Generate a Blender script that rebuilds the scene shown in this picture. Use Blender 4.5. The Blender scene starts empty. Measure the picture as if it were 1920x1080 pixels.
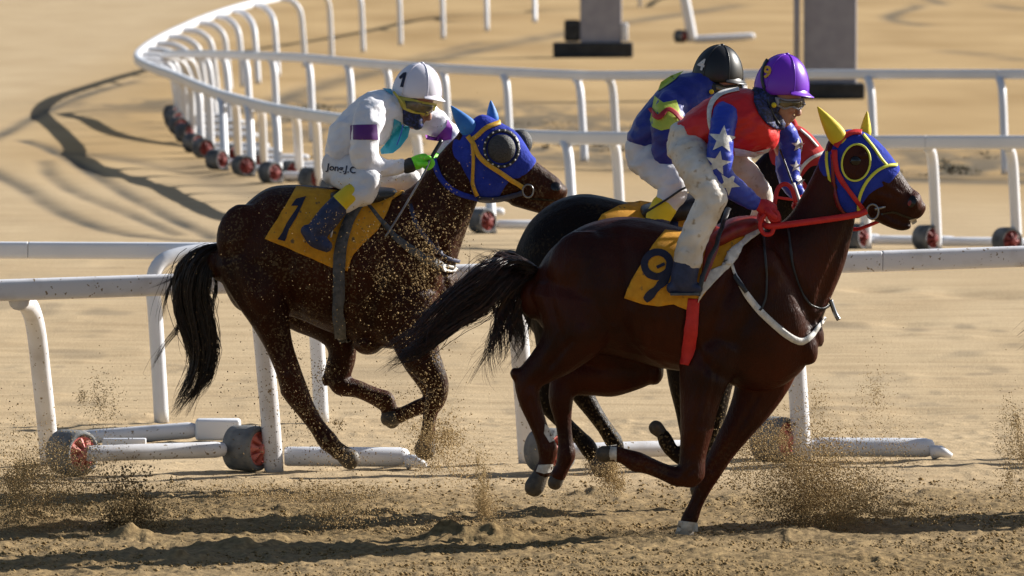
import bpy, bmesh, math, random
import numpy as np
from mathutils import Vector, noise as mnoise
from mathutils.bvhtree import BVHTree

random.seed(7)
RNG = np.random.default_rng(11)
SC = bpy.context.scene
COL = SC.collection

# ------------------------------------------------------------------ camera, sky, sun, exposure
F = 16000.0            # focal length in photo pixels (1920 wide): a 300 mm lens
H = 3.51               # camera height over the sand
PITCH = math.atan(810.0 / F)
cam = bpy.data.cameras.new('camera'); cam_ob = bpy.data.objects.new('camera', cam); COL.objects.link(cam_ob)
cam.sensor_width = 36.0; cam.lens = F / 1920.0 * 36.0
cam.clip_start = 0.5; cam.clip_end = 20000.0
cam_ob.location = (0, 0, H); cam_ob.rotation_euler = (math.pi / 2 - PITCH, 0, 0)
cam.dof.use_dof = True; cam.dof.focus_distance = 45.2; cam.dof.aperture_fstop = 7.5
SC.camera = cam_ob

SUN_EL = math.radians(27.0)
SUN_AZ = math.radians(64.0)     # from +Y (away from the camera) towards +X (right)
to_sun = Vector((math.sin(SUN_AZ) * math.cos(SUN_EL), math.cos(SUN_AZ) * math.cos(SUN_EL), math.sin(SUN_EL)))
world = bpy.data.worlds.new('World'); SC.world = world; world.use_nodes = True
nt = world.node_tree
sky = nt.nodes.new('ShaderNodeTexSky'); sky.sky_type = 'NISHITA'; sky.sun_disc = False
sky.sun_elevation = SUN_EL; sky.sun_rotation = SUN_AZ
bg = nt.nodes['Background']; bg.inputs['Strength'].default_value = 0.05
nt.links.new(sky.outputs[0], bg.inputs[0])
sun = bpy.data.lights.new('sun', 'SUN'); sun.energy = 5.0; sun.angle = math.radians(0.5); sun.color = (1.0, 0.955, 0.88)
sun_ob = bpy.data.objects.new('sun', sun); COL.objects.link(sun_ob)
sun_ob.rotation_euler = to_sun.to_track_quat('Z', 'Y').to_euler(); sun_ob.location = (20, 60, 30)
vs = SC.view_settings
vs.view_transform = 'Standard'; vs.look = 'None'; vs.gamma = 1.0; vs.use_curve_mapping = False; vs.exposure = 0.85
SC.cycles.use_denoising = True
SC.cycles.max_bounces = 5

# ------------------------------------------------------------------ helpers
def at(px, py, Y):
    """the point at distance Y that the photo shows at pixel px, py"""
    a = (px - 960.0) / F; b = (540.0 - py) / F
    dy = math.cos(PITCH) + b * math.sin(PITCH); dz = -math.sin(PITCH) + b * math.cos(PITCH)
    t = Y / dy
    return Vector((a * t, Y, H + dz * t))

def ground(px, py):
    a = (px - 960.0) / F; b = (540.0 - py) / F
    dy = math.cos(PITCH) + b * math.sin(PITCH); dz = -math.sin(PITCH) + b * math.cos(PITCH)
    t = -H / dz
    return Vector((a * t, dy * t, 0))

def gy(py): return ground(960, py).y

def catmull(P, sub, closed=False):
    P = np.asarray(P, float); n = len(P); out = []
    for i in range(n - 1):
        p0 = P[max(i - 1, 0)]; p1 = P[i]; p2 = P[i + 1]; p3 = P[min(i + 2, n - 1)]
        for k in range(sub):
            t = k / sub
            out.append(0.5 * ((2 * p1) + (-p0 + p2) * t + (2 * p0 - 5 * p1 + 4 * p2 - p3) * t * t + (-p0 + 3 * p1 - 3 * p2 + p3) * t ** 3))
    out.append(P[-1])
    return np.array(out)

def tag(o, label=None, cat=None, group=None, kind=None):
    if label: o['label'] = label
    if cat: o['category'] = cat
    if group: o['group'] = group
    if kind: o['kind'] = kind
    return o

def empty(name, loc, label, cat, group=None):
    o = bpy.data.objects.new(name, None); COL.objects.link(o); o.location = loc; o.empty_display_size = 0.2
    return tag(o, label, cat, group)

def origin_of(parent):
    loc = Vector((0, 0, 0)); p = parent
    while p: loc += p.location; p = p.parent
    return loc

def make(name, verts, faces, mat, parent=None, smooth=True, origin=None):
    """one mesh object from world-space vertices"""
    off = origin_of(parent)
    o_loc = Vector((0, 0, 0))
    if parent is None and origin is not None: o_loc = Vector(origin); off = o_loc
    V = np.asarray([tuple(v) for v in verts], float) - np.array(off)
    me = bpy.data.meshes.new(name); me.from_pydata(V.tolist(), [], faces); me.update()
    if smooth: me.polygons.foreach_set('use_smooth', [True] * len(me.polygons))
    if mat: me.materials.append(mat)
    o = bpy.data.objects.new(name, me); COL.objects.link(o); o.parent = parent; o.location = o_loc
    return o

def copy_tree(o, parent=None):
    c = o.copy(); COL.objects.link(c); c.parent = parent
    for ch in list(o.children):
        copy_tree(ch, c)
    return c

class Mesh:
    def __init__(s): s.v = []; s.f = []
    def add(s, v, f):
        b = len(s.v); s.v += [tuple(x) for x in v]; s.f += [tuple(i + b for i in q) for q in f]
    def rings(s, R, cap=True):
        """R: array (k, n, 3) of rings"""
        k, n = len(R), len(R[0]); v = [tuple(p) for r in R for p in r]; f = []
        for i in range(k - 1):
            for j in range(n):
                f.append((i * n + j, i * n + (j + 1) % n, (i + 1) * n + (j + 1) % n, (i + 1) * n + j))
        if cap:
            f.append(tuple(range(n - 1, -1, -1))); f.append(tuple((k - 1) * n + j for j in range(n)))
        s.add(v, f)
    def box(s, c, h, rot=None):
        v = [Vector((x * h[0], y * h[1], z * h[2])) for x in (-1, 1) for y in (-1, 1) for z in (-1, 1)]
        if rot is not None: v = [rot @ p for p in v]
        s.add([Vector(c) + p for p in v], [(0, 1, 3, 2), (4, 6, 7, 5), (0, 4, 5, 1), (2, 3, 7, 6), (0, 2, 6, 4), (1, 5, 7, 3)])
    def bevel_box(s, c, h, b, rot=None):
        bm = bmesh.new(); bmesh.ops.create_cube(bm, size=2.0)
        for v in bm.verts: v.co = Vector((v.co.x * h[0], v.co.y * h[1], v.co.z * h[2]))
        bmesh.ops.bevel(bm, geom=bm.edges[:], offset=b, segments=3, affect='EDGES', profile=0.5)
        bm.verts.index_update()
        vv = [(rot @ v.co if rot is not None else v.co) + Vector(c) for v in bm.verts]
        s.add(vv, [[x.index for x in f.verts] for f in bm.faces]); bm.free()
    def tube(s, pts, r, n=12, depth=None, cap=True):
        """round tube through world points; r a number or one per point; rounded ends"""
        P = [Vector(p) for p in pts]; k = len(P)
        rr = [r] * k if isinstance(r, (int, float)) else list(r)
        R = []; up = Vector((0.0, 0.31, 0.95))
        prev = None
        for i in range(k):
            t = (P[min(i + 1, k - 1)] - P[max(i - 1, 0)]).normalized()
            if prev is None:
                a = t.cross(up)
                if a.length < 1e-4: a = t.cross(Vector((1, 0, 0)))
                a.normalize()
            else:
                a = (prev - t * prev.dot(t)).normalized()
            prev = a; b = t.cross(a).normalized()
            R.append([P[i] + (a * math.cos(q) + b * math.sin(q)) * rr[i] for q in [2 * math.pi * j / n for j in range(n)]])
        s.rings(R, cap)
    def build(s, name, mat, parent=None, smooth=True, origin=None):
        return make(name, s.v, s.f, mat, parent, smooth, origin)

# ---- sculpting: overlapping lofts melted into one continuous skin
class Sculpt:
    def __init__(s, Y, k=1.0): s.Y = Y; s.S = F / Y; s.m = Mesh(); s.k = k
    def loft(s, secs, n=24, sub=4, power=1.0):
        A = catmull([np.concatenate([np.array(c), np.array(a), np.array(d)]) for c, a, d in secs], sub)
        C, Ax, D = A[:, :3], A[:, 3:6], A[:, 6:]
        q = np.linspace(0, 2 * math.pi, n, endpoint=False)
        cs = np.sign(np.cos(q)) * np.abs(np.cos(q)) ** power; sn = np.sign(np.sin(q)) * np.abs(np.sin(q)) ** power
        rings = [C[i] + cs[:, None] * Ax[i] + sn[:, None] * D[i] for i in range(len(C))]
        def caps(i, j):
            t = C[i] - C[j]; t = t / (np.linalg.norm(t) + 1e-9)
            rad = min(np.linalg.norm(Ax[i]), np.linalg.norm(D[i])); out = []
            for ph in (0.5, 0.95, 1.3):
                out.append(C[i] + t * rad * 0.8 * math.sin(ph) + (rings[i] - C[i]) * math.cos(ph))
            return out
        st = caps(0, 1); en = caps(-1, -2)
        s.m.rings(st[::-1] + rings + en)
    def tb(s, secs, power=0.9, sub=4):
        """sections by top and bottom pixel: tx, ty, bx, by, half depth, depth offset"""
        out = []
        for q in secs:
            tx, ty, bx, by, rd = q[:5]; w = q[5] if len(q) > 5 else 0.0
            T = at(tx, ty, s.Y + w); B = at(bx, by, s.Y + w)
            out.append(((T + B) / 2, (T - B) / 2, Vector((0, rd, 0))))
        s.loft(out, power=power, sub=sub)
    def limb(s, pts, ratio=1.0, sub=4, n=18):
        """points px, py, depth offset, radius px (, depth half in metres)"""
        out = []
        for i, q in enumerate(pts):
            a = pts[max(i - 1, 0)]; b = pts[min(i + 1, len(pts) - 1)]
            tx, ty = b[0] - a[0], b[1] - a[1]; L = math.hypot(tx, ty) or 1.0
            nx, ny = -ty / L, tx / L
            r = q[3] / s.S * s.k; rd = q[4] * s.k if len(q) > 4 else r * ratio
            out.append((at(q[0], q[1], s.Y + q[2]), Vector((nx * r, 0, -ny * r)), Vector((0, rd, 0))))
        s.loft(out, n=n, sub=sub)
    def ball(s, px, py, w, rx, ry, rd, rot=0.0):
        c = at(px, py, s.Y + w); V = []; n, k = 18, 10
        R = []
        for i in range(1, k):
            ph = math.pi * i / k - math.pi / 2; ring = []
            for j in range(n):
                th = 2 * math.pi * j / n
                x = math.cos(ph) * math.cos(th) * rx / s.S; y = math.cos(ph) * math.sin(th) * rd; z = math.sin(ph) * ry / s.S
                x, z = x * math.cos(rot) - z * math.sin(rot), x * math.sin(rot) + z * math.cos(rot)
                ring.append(np.array(c) + np.array((x, y, z)))
            R.append(ring)
        s.m.rings(R)
    def finish(s, name, mat, parent, voxel=0.012, smooth=6, wrinkle=None, carve=None):
        me = bpy.data.meshes.new('tmp'); me.from_pydata(s.m.v, [], s.m.f); me.update()
        o = bpy.data.objects.new('tmp', me); COL.objects.link(o)
        r = o.modifiers.new('r', 'REMESH'); r.mode = 'VOXEL'; r.voxel_size = voxel; r.adaptivity = 0
        if smooth:
            q = o.modifiers.new('s', 'SMOOTH'); q.factor = 0.5; q.iterations = smooth
        dg = bpy.context.evaluated_depsgraph_get(); dg.update()
        ev = bpy.data.meshes.new_from_object(o.evaluated_get(dg))
        bpy.data.objects.remove(o); bpy.data.meshes.remove(me)
        nv = len(ev.vertices); co = np.empty(nv * 3); ev.vertices.foreach_get('co', co); co = co.reshape(-1, 3)
        if wrinkle:
            amp, fq, seed = wrinkle
            nn = np.empty(nv * 3); ev.vertices.foreach_get('normal', nn); nn = nn.reshape(-1, 3)
            for i in range(nv):
                c_ = co[i]; p = Vector((c_[0] * .55 + c_[2] * .35, c_[1] * .6, c_[2] * 1.25 - c_[0] * .5)) * fq + Vector((seed, seed * 2, 0))
                d = 1.0 - 2.2 * abs(mnoise.noise(p)); e = 1.0 - 2.2 * abs(mnoise.noise(p * 2.1 + Vector((4, 1, 7))))
                co[i] += nn[i] * (d * .7 + e * .4 - 0.6) * amp
        if carve:       # muscle lines, tendons and veins worked into both flanks
            nn = np.empty(nv * 3); ev.vertices.foreach_get('normal', nn); nn = nn.reshape(-1, 3)
            v = co - np.array((0, 0, H)); dep = v[:, 1] * math.cos(PITCH) - v[:, 2] * math.sin(PITCH); upc = v[:, 1] * math.sin(PITCH) + v[:, 2] * math.cos(PITCH)
            PX = 960 + F * v[:, 0] / dep; PY = 540 - F * upc / dep; disp = np.zeros(nv)
            for pts, w, a in carve:
                d = seg_dist(PX, PY, [tuple(p) for p in catmull(pts, 5)]); k = np.exp(-(d / w) ** 2)
                disp += a * (k - 0.35 * np.exp(-(d / (w * 2.2)) ** 2))
            co = co + nn * (disp * np.clip(np.abs(nn[:, 1]) * 1.6 - 0.25, 0, 1))[:, None]
        polys = [tuple(p.vertices) for p in ev.polygons]
        bpy.data.meshes.remove(ev)
        o = make(name, co, polys, mat, parent)
        o_bvh = BVHTree.FromPolygons([Vector(c) for c in co], polys)
        return o, o_bvh

CAM = Vector((0, 0, H))
def cast(bvh, px, py, Y, off):
    d = (at(px, py, Y) - CAM).normalized()
    h, n, i, dist = bvh.ray_cast(CAM, d)
    if h is None:
        p = at(px, py, Y)
        h, n, i, dist = bvh.find_nearest(p)
        if n.y > 0: n = Vector((n.x, -n.y, n.z))
        q = at(px, py, h.y)
        return q + n * off
    return h + n * off

def fill(poly, step):
    """2D polygon with a fine inner grid: points and faces"""
    bm = bmesh.new()
    vs_ = [bm.verts.new((p[0], p[1], 0)) for p in poly]
    fc = bm.faces.new(vs_); bmesh.ops.triangulate(bm, faces=[fc])
    xs = [p[0] for p in poly]; ys = [p[1] for p in poly]
    for ax, lo, hi in ((0, min(xs), max(xs)), (1, min(ys), max(ys))):
        k = int((hi - lo) / step)
        for i in range(1, k + 1):
            c = lo + (hi - lo) * i / (k + 1)
            co = (c, 0, 0) if ax == 0 else (0, c, 0); no = (1, 0, 0) if ax == 0 else (0, 1, 0)
            bmesh.ops.bisect_plane(bm, geom=bm.verts[:] + bm.edges[:] + bm.faces[:], dist=1e-5, plane_co=co, plane_no=no)
    bmesh.ops.remove_doubles(bm, verts=bm.verts[:], dist=1e-4)
    bm.verts.index_update()
    P = [(v.co.x, v.co.y) for v in bm.verts]; Fc = [[x.index for x in f.verts] for f in bm.faces]
    bm.free(); return P, Fc

def patch(name, poly, bvh, Y, mat, parent, off=0.004, step=9, thick=0.0, mapf=None):
    """a piece of cloth, leather or print lying on the near face of a surface"""
    P, Fc = fill(poly, step)
    if mapf: P = [mapf(*p) for p in P]
    V = [cast(bvh, p[0], p[1], Y, off) for p in P]
    # faces look at the camera
    if Fc:
        a = sum(((V[f[1]] - V[f[0]]).cross(V[f[2]] - V[f[0]]).y for f in Fc[:50] if len(f) >= 3))
        if a > 0: Fc = [f[::-1] for f in Fc]
    o = make(name, V, Fc, mat, parent)
    if thick:
        m = o.modifiers.new('t', 'SOLIDIFY'); m.thickness = thick; m.offset = -1
    return o

def thick_line(pts, w, sub=6):
    """polygon around a polyline; w a number or one per point"""
    ww = [w] * len(pts) if isinstance(w, (int, float)) else list(w)
    A = catmull([(p[0], p[1], q) for p, q in zip(pts, ww)], sub) if len(pts) > 2 else np.array([(p[0], p[1], q) for p, q in zip(pts, ww)], float)
    L, R = [], []
    for i in range(len(A)):
        a = A[max(i - 1, 0)]; b = A[min(i + 1, len(A) - 1)]
        t = np.array([b[0] - a[0], b[1] - a[1]]); t = t / (np.linalg.norm(t) + 1e-9); n = np.array([-t[1], t[0]]) * A[i][2] / 2
        L.append((A[i][0] + n[0], A[i][1] + n[1])); R.append((A[i][0] - n[0], A[i][1] - n[1]))
    return L, R

def strap(name, pts, w, bvh, Y, mat, parent, off=0.006, thick=0.006, cross=2, sub=6):
    L, R = thick_line(pts, w, sub); V = []; Fc = []; k = cross + 1
    for a, b in zip(L, R):
        for j in range(k):
            t = j / cross
            V.append(cast(bvh, a[0] * (1 - t) + b[0] * t, a[1] * (1 - t) + b[1] * t, Y, off))
    for i in range(len(L) - 1):
        for j in range(cross):
            Fc.append((i * k + j, i * k + j + 1, (i + 1) * k + j + 1, (i + 1) * k + j))
    a = sum(((V[f[1]] - V[f[0]]).cross(V[f[2]] - V[f[0]]).y for f in Fc))
    if a > 0: Fc = [f[::-1] for f in Fc]
    o = make(name, V, Fc, mat, parent)
    if thick:
        m = o.modifiers.new('t', 'SOLIDIFY'); m.thickness = thick; m.offset = 0
    return o

def lettering(name, text, cx, cy, hpx, wscale, rot, bvh, Y, mat, parent, off=0.004, bold=0.0, shear=0.0):
    cu = bpy.data.curves.new('t', 'FONT'); cu.body = text; cu.size = 1.0; cu.align_x = 'CENTER'; cu.align_y = 'CENTER'; cu.offset = bold; cu.resolution_u = 3
    o = bpy.data.objects.new('t', cu); COL.objects.link(o)
    dg = bpy.context.evaluated_depsgraph_get(); dg.update()
    me = bpy.data.meshes.new_from_object(o.evaluated_get(dg))
    bpy.data.objects.remove(o); bpy.data.curves.remove(cu)
    c, s_ = math.cos(rot), math.sin(rot); V = []
    for v in me.vertices:
        x = (v.co.x + shear * v.co.y) * hpx * wscale * 1.4; y = -v.co.y * hpx * 1.4
        V.append(cast(bvh, cx + x * c - y * s_, cy + x * s_ + y * c, Y, off))
    Fc = [tuple(p.vertices) for p in me.polygons]; bpy.data.meshes.remove(me)
    a = sum(((V[f[1]] - V[f[0]]).cross(V[f[2]] - V[f[0]]).y for f in Fc))
    if a > 0: Fc = [f[::-1] for f in Fc]
    return make(name, V, Fc, mat, parent, smooth=False)

# ------------------------------------------------------------------ materials
def new_mat(name):
    m = bpy.data.materials.new(name); m.use_nodes = True
    return m, m.node_tree, m.node_tree.nodes['Principled BSDF']

def mat(name, c1, c2=None, rough=0.5, scale=8.0, bump=0.0, bump_scale=None, coat=0.0, sheen=0.0, spec=0.5, metal=0.0, detail=4.0, stretch=None, lo=0.35, hi=0.65):
    m, t, p = new_mat(name); L = t.links.new
    tc = t.nodes.new('ShaderNodeTexCoord'); src = tc.outputs['Object']
    if stretch:
        mp = t.nodes.new('ShaderNodeMapping'); mp.inputs['Scale'].default_value = stretch; L(src, mp.inputs[0]); src = mp.outputs[0]
    n = t.nodes.new('ShaderNodeTexNoise'); n.inputs['Scale'].default_value = scale; n.inputs['Detail'].default_value = detail; L(src, n.inputs['Vector'])
    r = t.nodes.new('ShaderNodeValToRGB'); r.color_ramp.elements[0].position = lo; r.color_ramp.elements[1].position = hi
    c2 = c2 or tuple(min(1, x * 1.15) for x in c1)
    r.color_ramp.elements[0].color = (*c1, 1); r.color_ramp.elements[1].color = (*c2, 1)
    L(n.outputs[0], r.inputs[0]); L(r.outputs[0], p.inputs['Base Color'])
    p.inputs['Roughness'].default_value = rough; p.inputs['Metallic'].default_value = metal
    p.inputs['Specular IOR Level'].default_value = spec
    p.inputs['Coat Weight'].default_value = coat; p.inputs['Coat Roughness'].default_value = 0.25
    p.inputs['Sheen Weight'].default_value = sheen
    if bump:
        n2 = t.nodes.new('ShaderNodeTexNoise'); n2.inputs['Scale'].default_value = bump_scale or scale * 4; n2.inputs['Detail'].default_value = 5; L(src, n2.inputs['Vector'])
        b = t.nodes.new('ShaderNodeBump'); b.inputs['Strength'].default_value = bump; b.inputs['Distance'].default_value = 0.01
        L(n2.outputs[0], b.inputs['Height']); L(b.outputs[0], p.inputs['Normal'])
    return m

M = {}
def coat_mat(name, c1, c2, rough, spec, dirt_low, spatter, dirt=(0.20, 0.145, 0.075)):
    """short coat: colour drift, muscle and vein relief, fine hair; dried sand on the lower legs and as spatter"""
    m, t, p = new_mat(name); L = t.links.new
    geo = t.nodes.new('ShaderNodeNewGeometry'); pos = geo.outputs['Position']
    def noise(scale, detail=4, vec=None, rough_=0.5):
        src = pos
        if vec:
            mp = t.nodes.new('ShaderNodeMapping'); mp.inputs['Scale'].default_value = vec; mp.inputs['Rotation'].default_value = (0, 0.5, 0); L(pos, mp.inputs[0]); src = mp.outputs[0]
        n = t.nodes.new('ShaderNodeTexNoise'); n.inputs['Scale'].default_value = scale; n.inputs['Detail'].default_value = detail; n.inputs['Roughness'].default_value = rough_; L(src, n.inputs['Vector']); return n.outputs[0]
    def math_(op, a, b, clamp=False):
        x = t.nodes.new('ShaderNodeMath'); x.operation = op; x.use_clamp = clamp
        for k, v in ((0, a), (1, b)):
            if isinstance(v, (int, float)): x.inputs[k].default_value = v
            else: L(v, x.inputs[k])
        return x.outputs[0]
    r = t.nodes.new('ShaderNodeValToRGB'); r.color_ramp.elements[0].position = 0.35; r.color_ramp.elements[1].position = 0.68
    r.color_ramp.elements[0].color = (*c1, 1); r.color_ramp.elements[1].color = (*c2, 1); L(noise(3.0, 5), r.inputs[0])
    sep = t.nodes.new('ShaderNodeSeparateXYZ'); L(pos, sep.inputs[0])
    low = math_('MULTIPLY', math_('SUBTRACT', 0.75, sep.outputs['Z']), 1.5, True)
    fine = noise(70, 3); coarse = noise(7, 3)
    spots = math_('MULTIPLY', math_('SUBTRACT', math_('ADD', math_('MULTIPLY', fine, 0.7), math_('MULTIPLY', coarse, 0.35)), 0.56), 14.0, True)
    amount = math_('ADD', math_('MULTIPLY', low, dirt_low), spatter, True)
    f = math_('MULTIPLY', spots, amount, True)
    mx = t.nodes.new('ShaderNodeMix'); mx.data_type = 'RGBA'; L(f, mx.inputs[0]); L(r.outputs[0], mx.inputs[6]); mx.inputs[7].default_value = (*dirt, 1)
    L(mx.outputs[2], p.inputs['Base Color'])
    L(math_('ADD', math_('MULTIPLY', f, 0.45), rough, True), p.inputs['Roughness'])
    p.inputs['Specular IOR Level'].default_value = spec
    h = math_('ADD', math_('MULTIPLY', noise(11, 3, (1.0, 1.0, 0.45), 0.4), 1.4), math_('MULTIPLY', noise(150, 3, (1.0, 1.0, 0.22)), 0.42))
    h = math_('ADD', h, math_('MULTIPLY', f, 0.25))
    b = t.nodes.new('ShaderNodeBump'); b.inputs['Strength'].default_value = 0.55; b.inputs['Distance'].default_value = 0.022
    L(h, b.inputs['Height']); L(b.outputs[0], p.inputs['Normal'])
    return m
M['bay'] = coat_mat('bay horse coat', (0.020, 0.0046, 0.0012), (0.050, 0.0112, 0.0028), 0.42, 0.14, 0.9, 0.42)
M['chestnut'] = coat_mat('chestnut horse coat', (0.021, 0.0034, 0.0008), (0.060, 0.0102, 0.0023), 0.42, 0.17, 0.22, 0.0)
M['dark_bay'] = coat_mat('dark brown horse coat', (0.005, 0.0022, 0.0011), (0.011, 0.0044, 0.002), 0.42, 0.12, 1.0, 0.10)
M['hair'] = mat('black horse hair', (0.006, 0.004, 0.003), (0.040, 0.022, 0.013), rough=0.4, scale=45)
M['hair_brown'] = mat('brown horse hair', (0.008, 0.004, 0.003), (0.065, 0.024, 0.013), rough=0.4, scale=45)
M['hoof'] = mat('hoof horn', (0.035, 0.028, 0.022), (0.10, 0.075, 0.05), rough=0.55, scale=25, bump=0.3)
M['hoof_pale'] = mat('pale hoof horn', (0.20, 0.15, 0.10), (0.42, 0.35, 0.27), rough=0.6, scale=20, bump=0.3)
M['white_hair'] = mat('white sock hair', (0.45, 0.40, 0.34), (0.70, 0.66, 0.60), rough=0.6, scale=30, bump=0.3)
M['pink'] = mat('pink skin', (0.25, 0.07, 0.06), (0.35, 0.13, 0.11), rough=0.5, scale=20)
M['cloth_yellow'] = mat('orange yellow saddle cloth', (0.62, 0.27, 0.008), (0.72, 0.34, 0.014), rough=0.75, scale=30, bump=0.25, bump_scale=300)
M['navy_print'] = mat('navy print', (0.008, 0.011, 0.035), (0.015, 0.018, 0.05), rough=0.7, scale=40)
M['black_leather'] = mat('black leather', (0.010, 0.011, 0.014), (0.025, 0.026, 0.03), rough=0.42, scale=30, bump=0.2)
M['navy_leather'] = mat('navy webbing', (0.012, 0.018, 0.055), (0.022, 0.032, 0.09), rough=0.6, scale=30, bump=0.2)
M['grey_web'] = mat('grey webbing girth', (0.05, 0.055, 0.06), (0.11, 0.11, 0.115), rough=0.7, scale=30, bump=0.3)
M['red_leather'] = mat('red leather', (0.16, 0.012, 0.012), (0.26, 0.02, 0.018), rough=0.4, scale=20, bump=0.2)
M['red_web'] = mat('red webbing', (0.52, 0.012, 0.012), (0.62, 0.02, 0.018), rough=0.55, scale=30, bump=0.2)
M['white_web'] = mat('white webbing', (0.55, 0.53, 0.50), (0.75, 0.73, 0.70), rough=0.6, scale=30, bump=0.2)
M['blue_hood'] = mat('royal blue hood cloth', (0.018, 0.035, 0.30), (0.03, 0.055, 0.42), rough=0.85, spec=0.2, scale=12, bump=0.6, bump_scale=60)
M['blue_ear'] = mat('bright blue ear cover', (0.02, 0.16, 0.52), (0.03, 0.22, 0.62), rough=0.6, scale=14, bump=0.15)
M['yellow'] = mat('yellow cloth', (0.72, 0.52, 0.012), (0.82, 0.62, 0.02), rough=0.6, scale=14, bump=0.15)
M['yellow_trim'] = mat('lemon piping', (0.66, 0.68, 0.05), (0.76, 0.76, 0.09), rough=0.6, scale=30)
M['yellow_strap'] = mat('yellow bridle leather', (0.60, 0.32, 0.02), (0.75, 0.42, 0.03), rough=0.5, scale=40, bump=0.2)
M['red_hood'] = mat('red hood cloth', (0.40, 0.03, 0.03), (0.50, 0.045, 0.045), rough=0.85, spec=0.2, scale=14, bump=0.2)
M['eye_cup'] = mat('dark eye cup mesh', (0.020, 0.021, 0.024), (0.055, 0.056, 0.06), rough=0.5, scale=160, bump=0.5, bump_scale=220)
M['steel'] = mat('steel', (0.20, 0.20, 0.21), (0.34, 0.34, 0.34), rough=0.3, metal=1.0)
M['eye'] = mat('dark eye', (0.006, 0.004, 0.003), (0.01, 0.007, 0.005), rough=0.08)
M['silk_white'] = mat('white racing silk', (0.70, 0.70, 0.76), (0.80, 0.80, 0.84), rough=0.48, scale=9, bump=0.95, bump_scale=15, sheen=0.1)
M['breeches'] = mat('white breeches', (0.60, 0.58, 0.60), (0.74, 0.73, 0.75), rough=0.6, scale=7, bump=0.95, bump_scale=15)
M['breeches_dusty'] = mat('dusty white breeches', (0.55, 0.47, 0.37), (0.76, 0.72, 0.67), rough=0.6, scale=7, bump=0.95, bump_scale=15)
M['silk_red'] = mat('red racing silk', (0.56, 0.008, 0.010), (0.64, 0.014, 0.014), rough=0.48, scale=9, bump=0.95, bump_scale=15)
M['silk_blue'] = mat('royal blue racing silk', (0.012, 0.035, 0.36), (0.02, 0.05, 0.46), rough=0.40, scale=9, bump=0.95, bump_scale=15)
M['silk_navy'] = mat('deep blue racing silk', (0.010, 0.018, 0.20), (0.016, 0.028, 0.28), rough=0.48, scale=9, bump=0.95, bump_scale=15)
M['silk_lime'] = mat('lime racing silk', (0.36, 0.48, 0.04), (0.46, 0.56, 0.07), rough=0.5, scale=10, bump=0.3)
M['silk_darkred'] = mat('dark red racing silk', (0.36, 0.015, 0.02), (0.42, 0.02, 0.03), rough=0.5, scale=10)
M['silk_cyan'] = mat('cyan racing silk', (0.012, 0.34, 0.50), (0.03, 0.44, 0.60), rough=0.36, scale=12, bump=0.5, bump_scale=30)
M['silk_purple'] = mat('purple band silk', (0.09, 0.010, 0.15), (0.13, 0.018, 0.20), rough=0.5, scale=10)
M['silk_magenta'] = mat('violet band silk', (0.26, 0.03, 0.36), (0.32, 0.04, 0.42), rough=0.5, scale=10)
M['cap_white'] = mat('white silk cap', (0.74, 0.72, 0.82), (0.80, 0.78, 0.86), rough=0.32, scale=4, bump=0.08)
M['cap_purple'] = mat('purple silk cap', (0.16, 0.022, 0.52), (0.20, 0.03, 0.60), rough=0.34, scale=4, bump=0.08)
M['cap_black'] = mat('black silk cap', (0.008, 0.008, 0.009), (0.014, 0.014, 0.015), rough=0.42, scale=4, bump=0.08)
M['mask'] = mat('navy patterned face scarf', (0.006, 0.008, 0.03), (0.03, 0.05, 0.22), rough=0.7, scale=60, lo=0.45, hi=0.7, bump=0.3, bump_scale=60)
M['skin'] = mat('skin', (0.36, 0.17, 0.11), (0.44, 0.22, 0.15), rough=0.5, scale=12)
M['goggle_frame'] = mat('yellow goggle frame', (0.50, 0.42, 0.05), (0.6, 0.5, 0.08), rough=0.35, scale=10)
M['goggle_lens'] = mat('tinted goggle lens', (0.05, 0.05, 0.02), (0.16, 0.12, 0.06), rough=0.06, scale=14, coat=0.6)
M['glove_green'] = mat('neon green glove', (0.16, 0.75, 0.02), (0.22, 0.85, 0.04), rough=0.55, scale=20, bump=0.3)
M['glove_red'] = mat('red glove', (0.45, 0.010, 0.012), (0.55, 0.015, 0.02), rough=0.5, scale=20, bump=0.4)
M['rail'] = mat('white rail plastic', (0.68, 0.70, 0.75), (0.75, 0.76, 0.80), rough=0.42, scale=2.2, bump=0.05)
M['rail_dirty'] = mat('dusty white rail plastic', (0.54, 0.52, 0.52), (0.70, 0.70, 0.73), rough=0.5, scale=5, bump=0.1, lo=0.28, hi=0.5, detail=8)
def spatter(m, c, scale, lo, hi):
    t = m.node_tree; p = t.nodes['Principled BSDF']; old = p.inputs['Base Color'].links[0].from_socket
    g = t.nodes.new('ShaderNodeNewGeometry'); n = t.nodes.new('ShaderNodeTexNoise'); n.inputs['Scale'].default_value = scale; n.inputs['Detail'].default_value = 2; t.links.new(g.outputs['Position'], n.inputs['Vector'])
    r = t.nodes.new('ShaderNodeMapRange'); r.inputs['From Min'].default_value = lo; r.inputs['From Max'].default_value = hi; t.links.new(n.outputs[0], r.inputs['Value'])
    x = t.nodes.new('ShaderNodeMix'); x.data_type = 'RGBA'; t.links.new(r.outputs[0], x.inputs[0]); t.links.new(old, x.inputs[6]); x.inputs[7].default_value = (*c, 1); t.links.new(x.outputs[2], p.inputs['Base Color'])
spatter(M['rail_dirty'], (0.22, 0.16, 0.09), 38, 0.66, 0.70)
spatter(M['cloth_yellow'], (0.16, 0.10, 0.04), 26, 0.66, 0.74)
spatter(M['breeches_dusty'], (0.30, 0.20, 0.10), 24, 0.62, 0.78)
M['rubber'] = mat('dusty grey tyre', (0.13, 0.14, 0.15), (0.24, 0.235, 0.225), rough=0.85, scale=14, bump=0.4, bump_scale=60)
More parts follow.
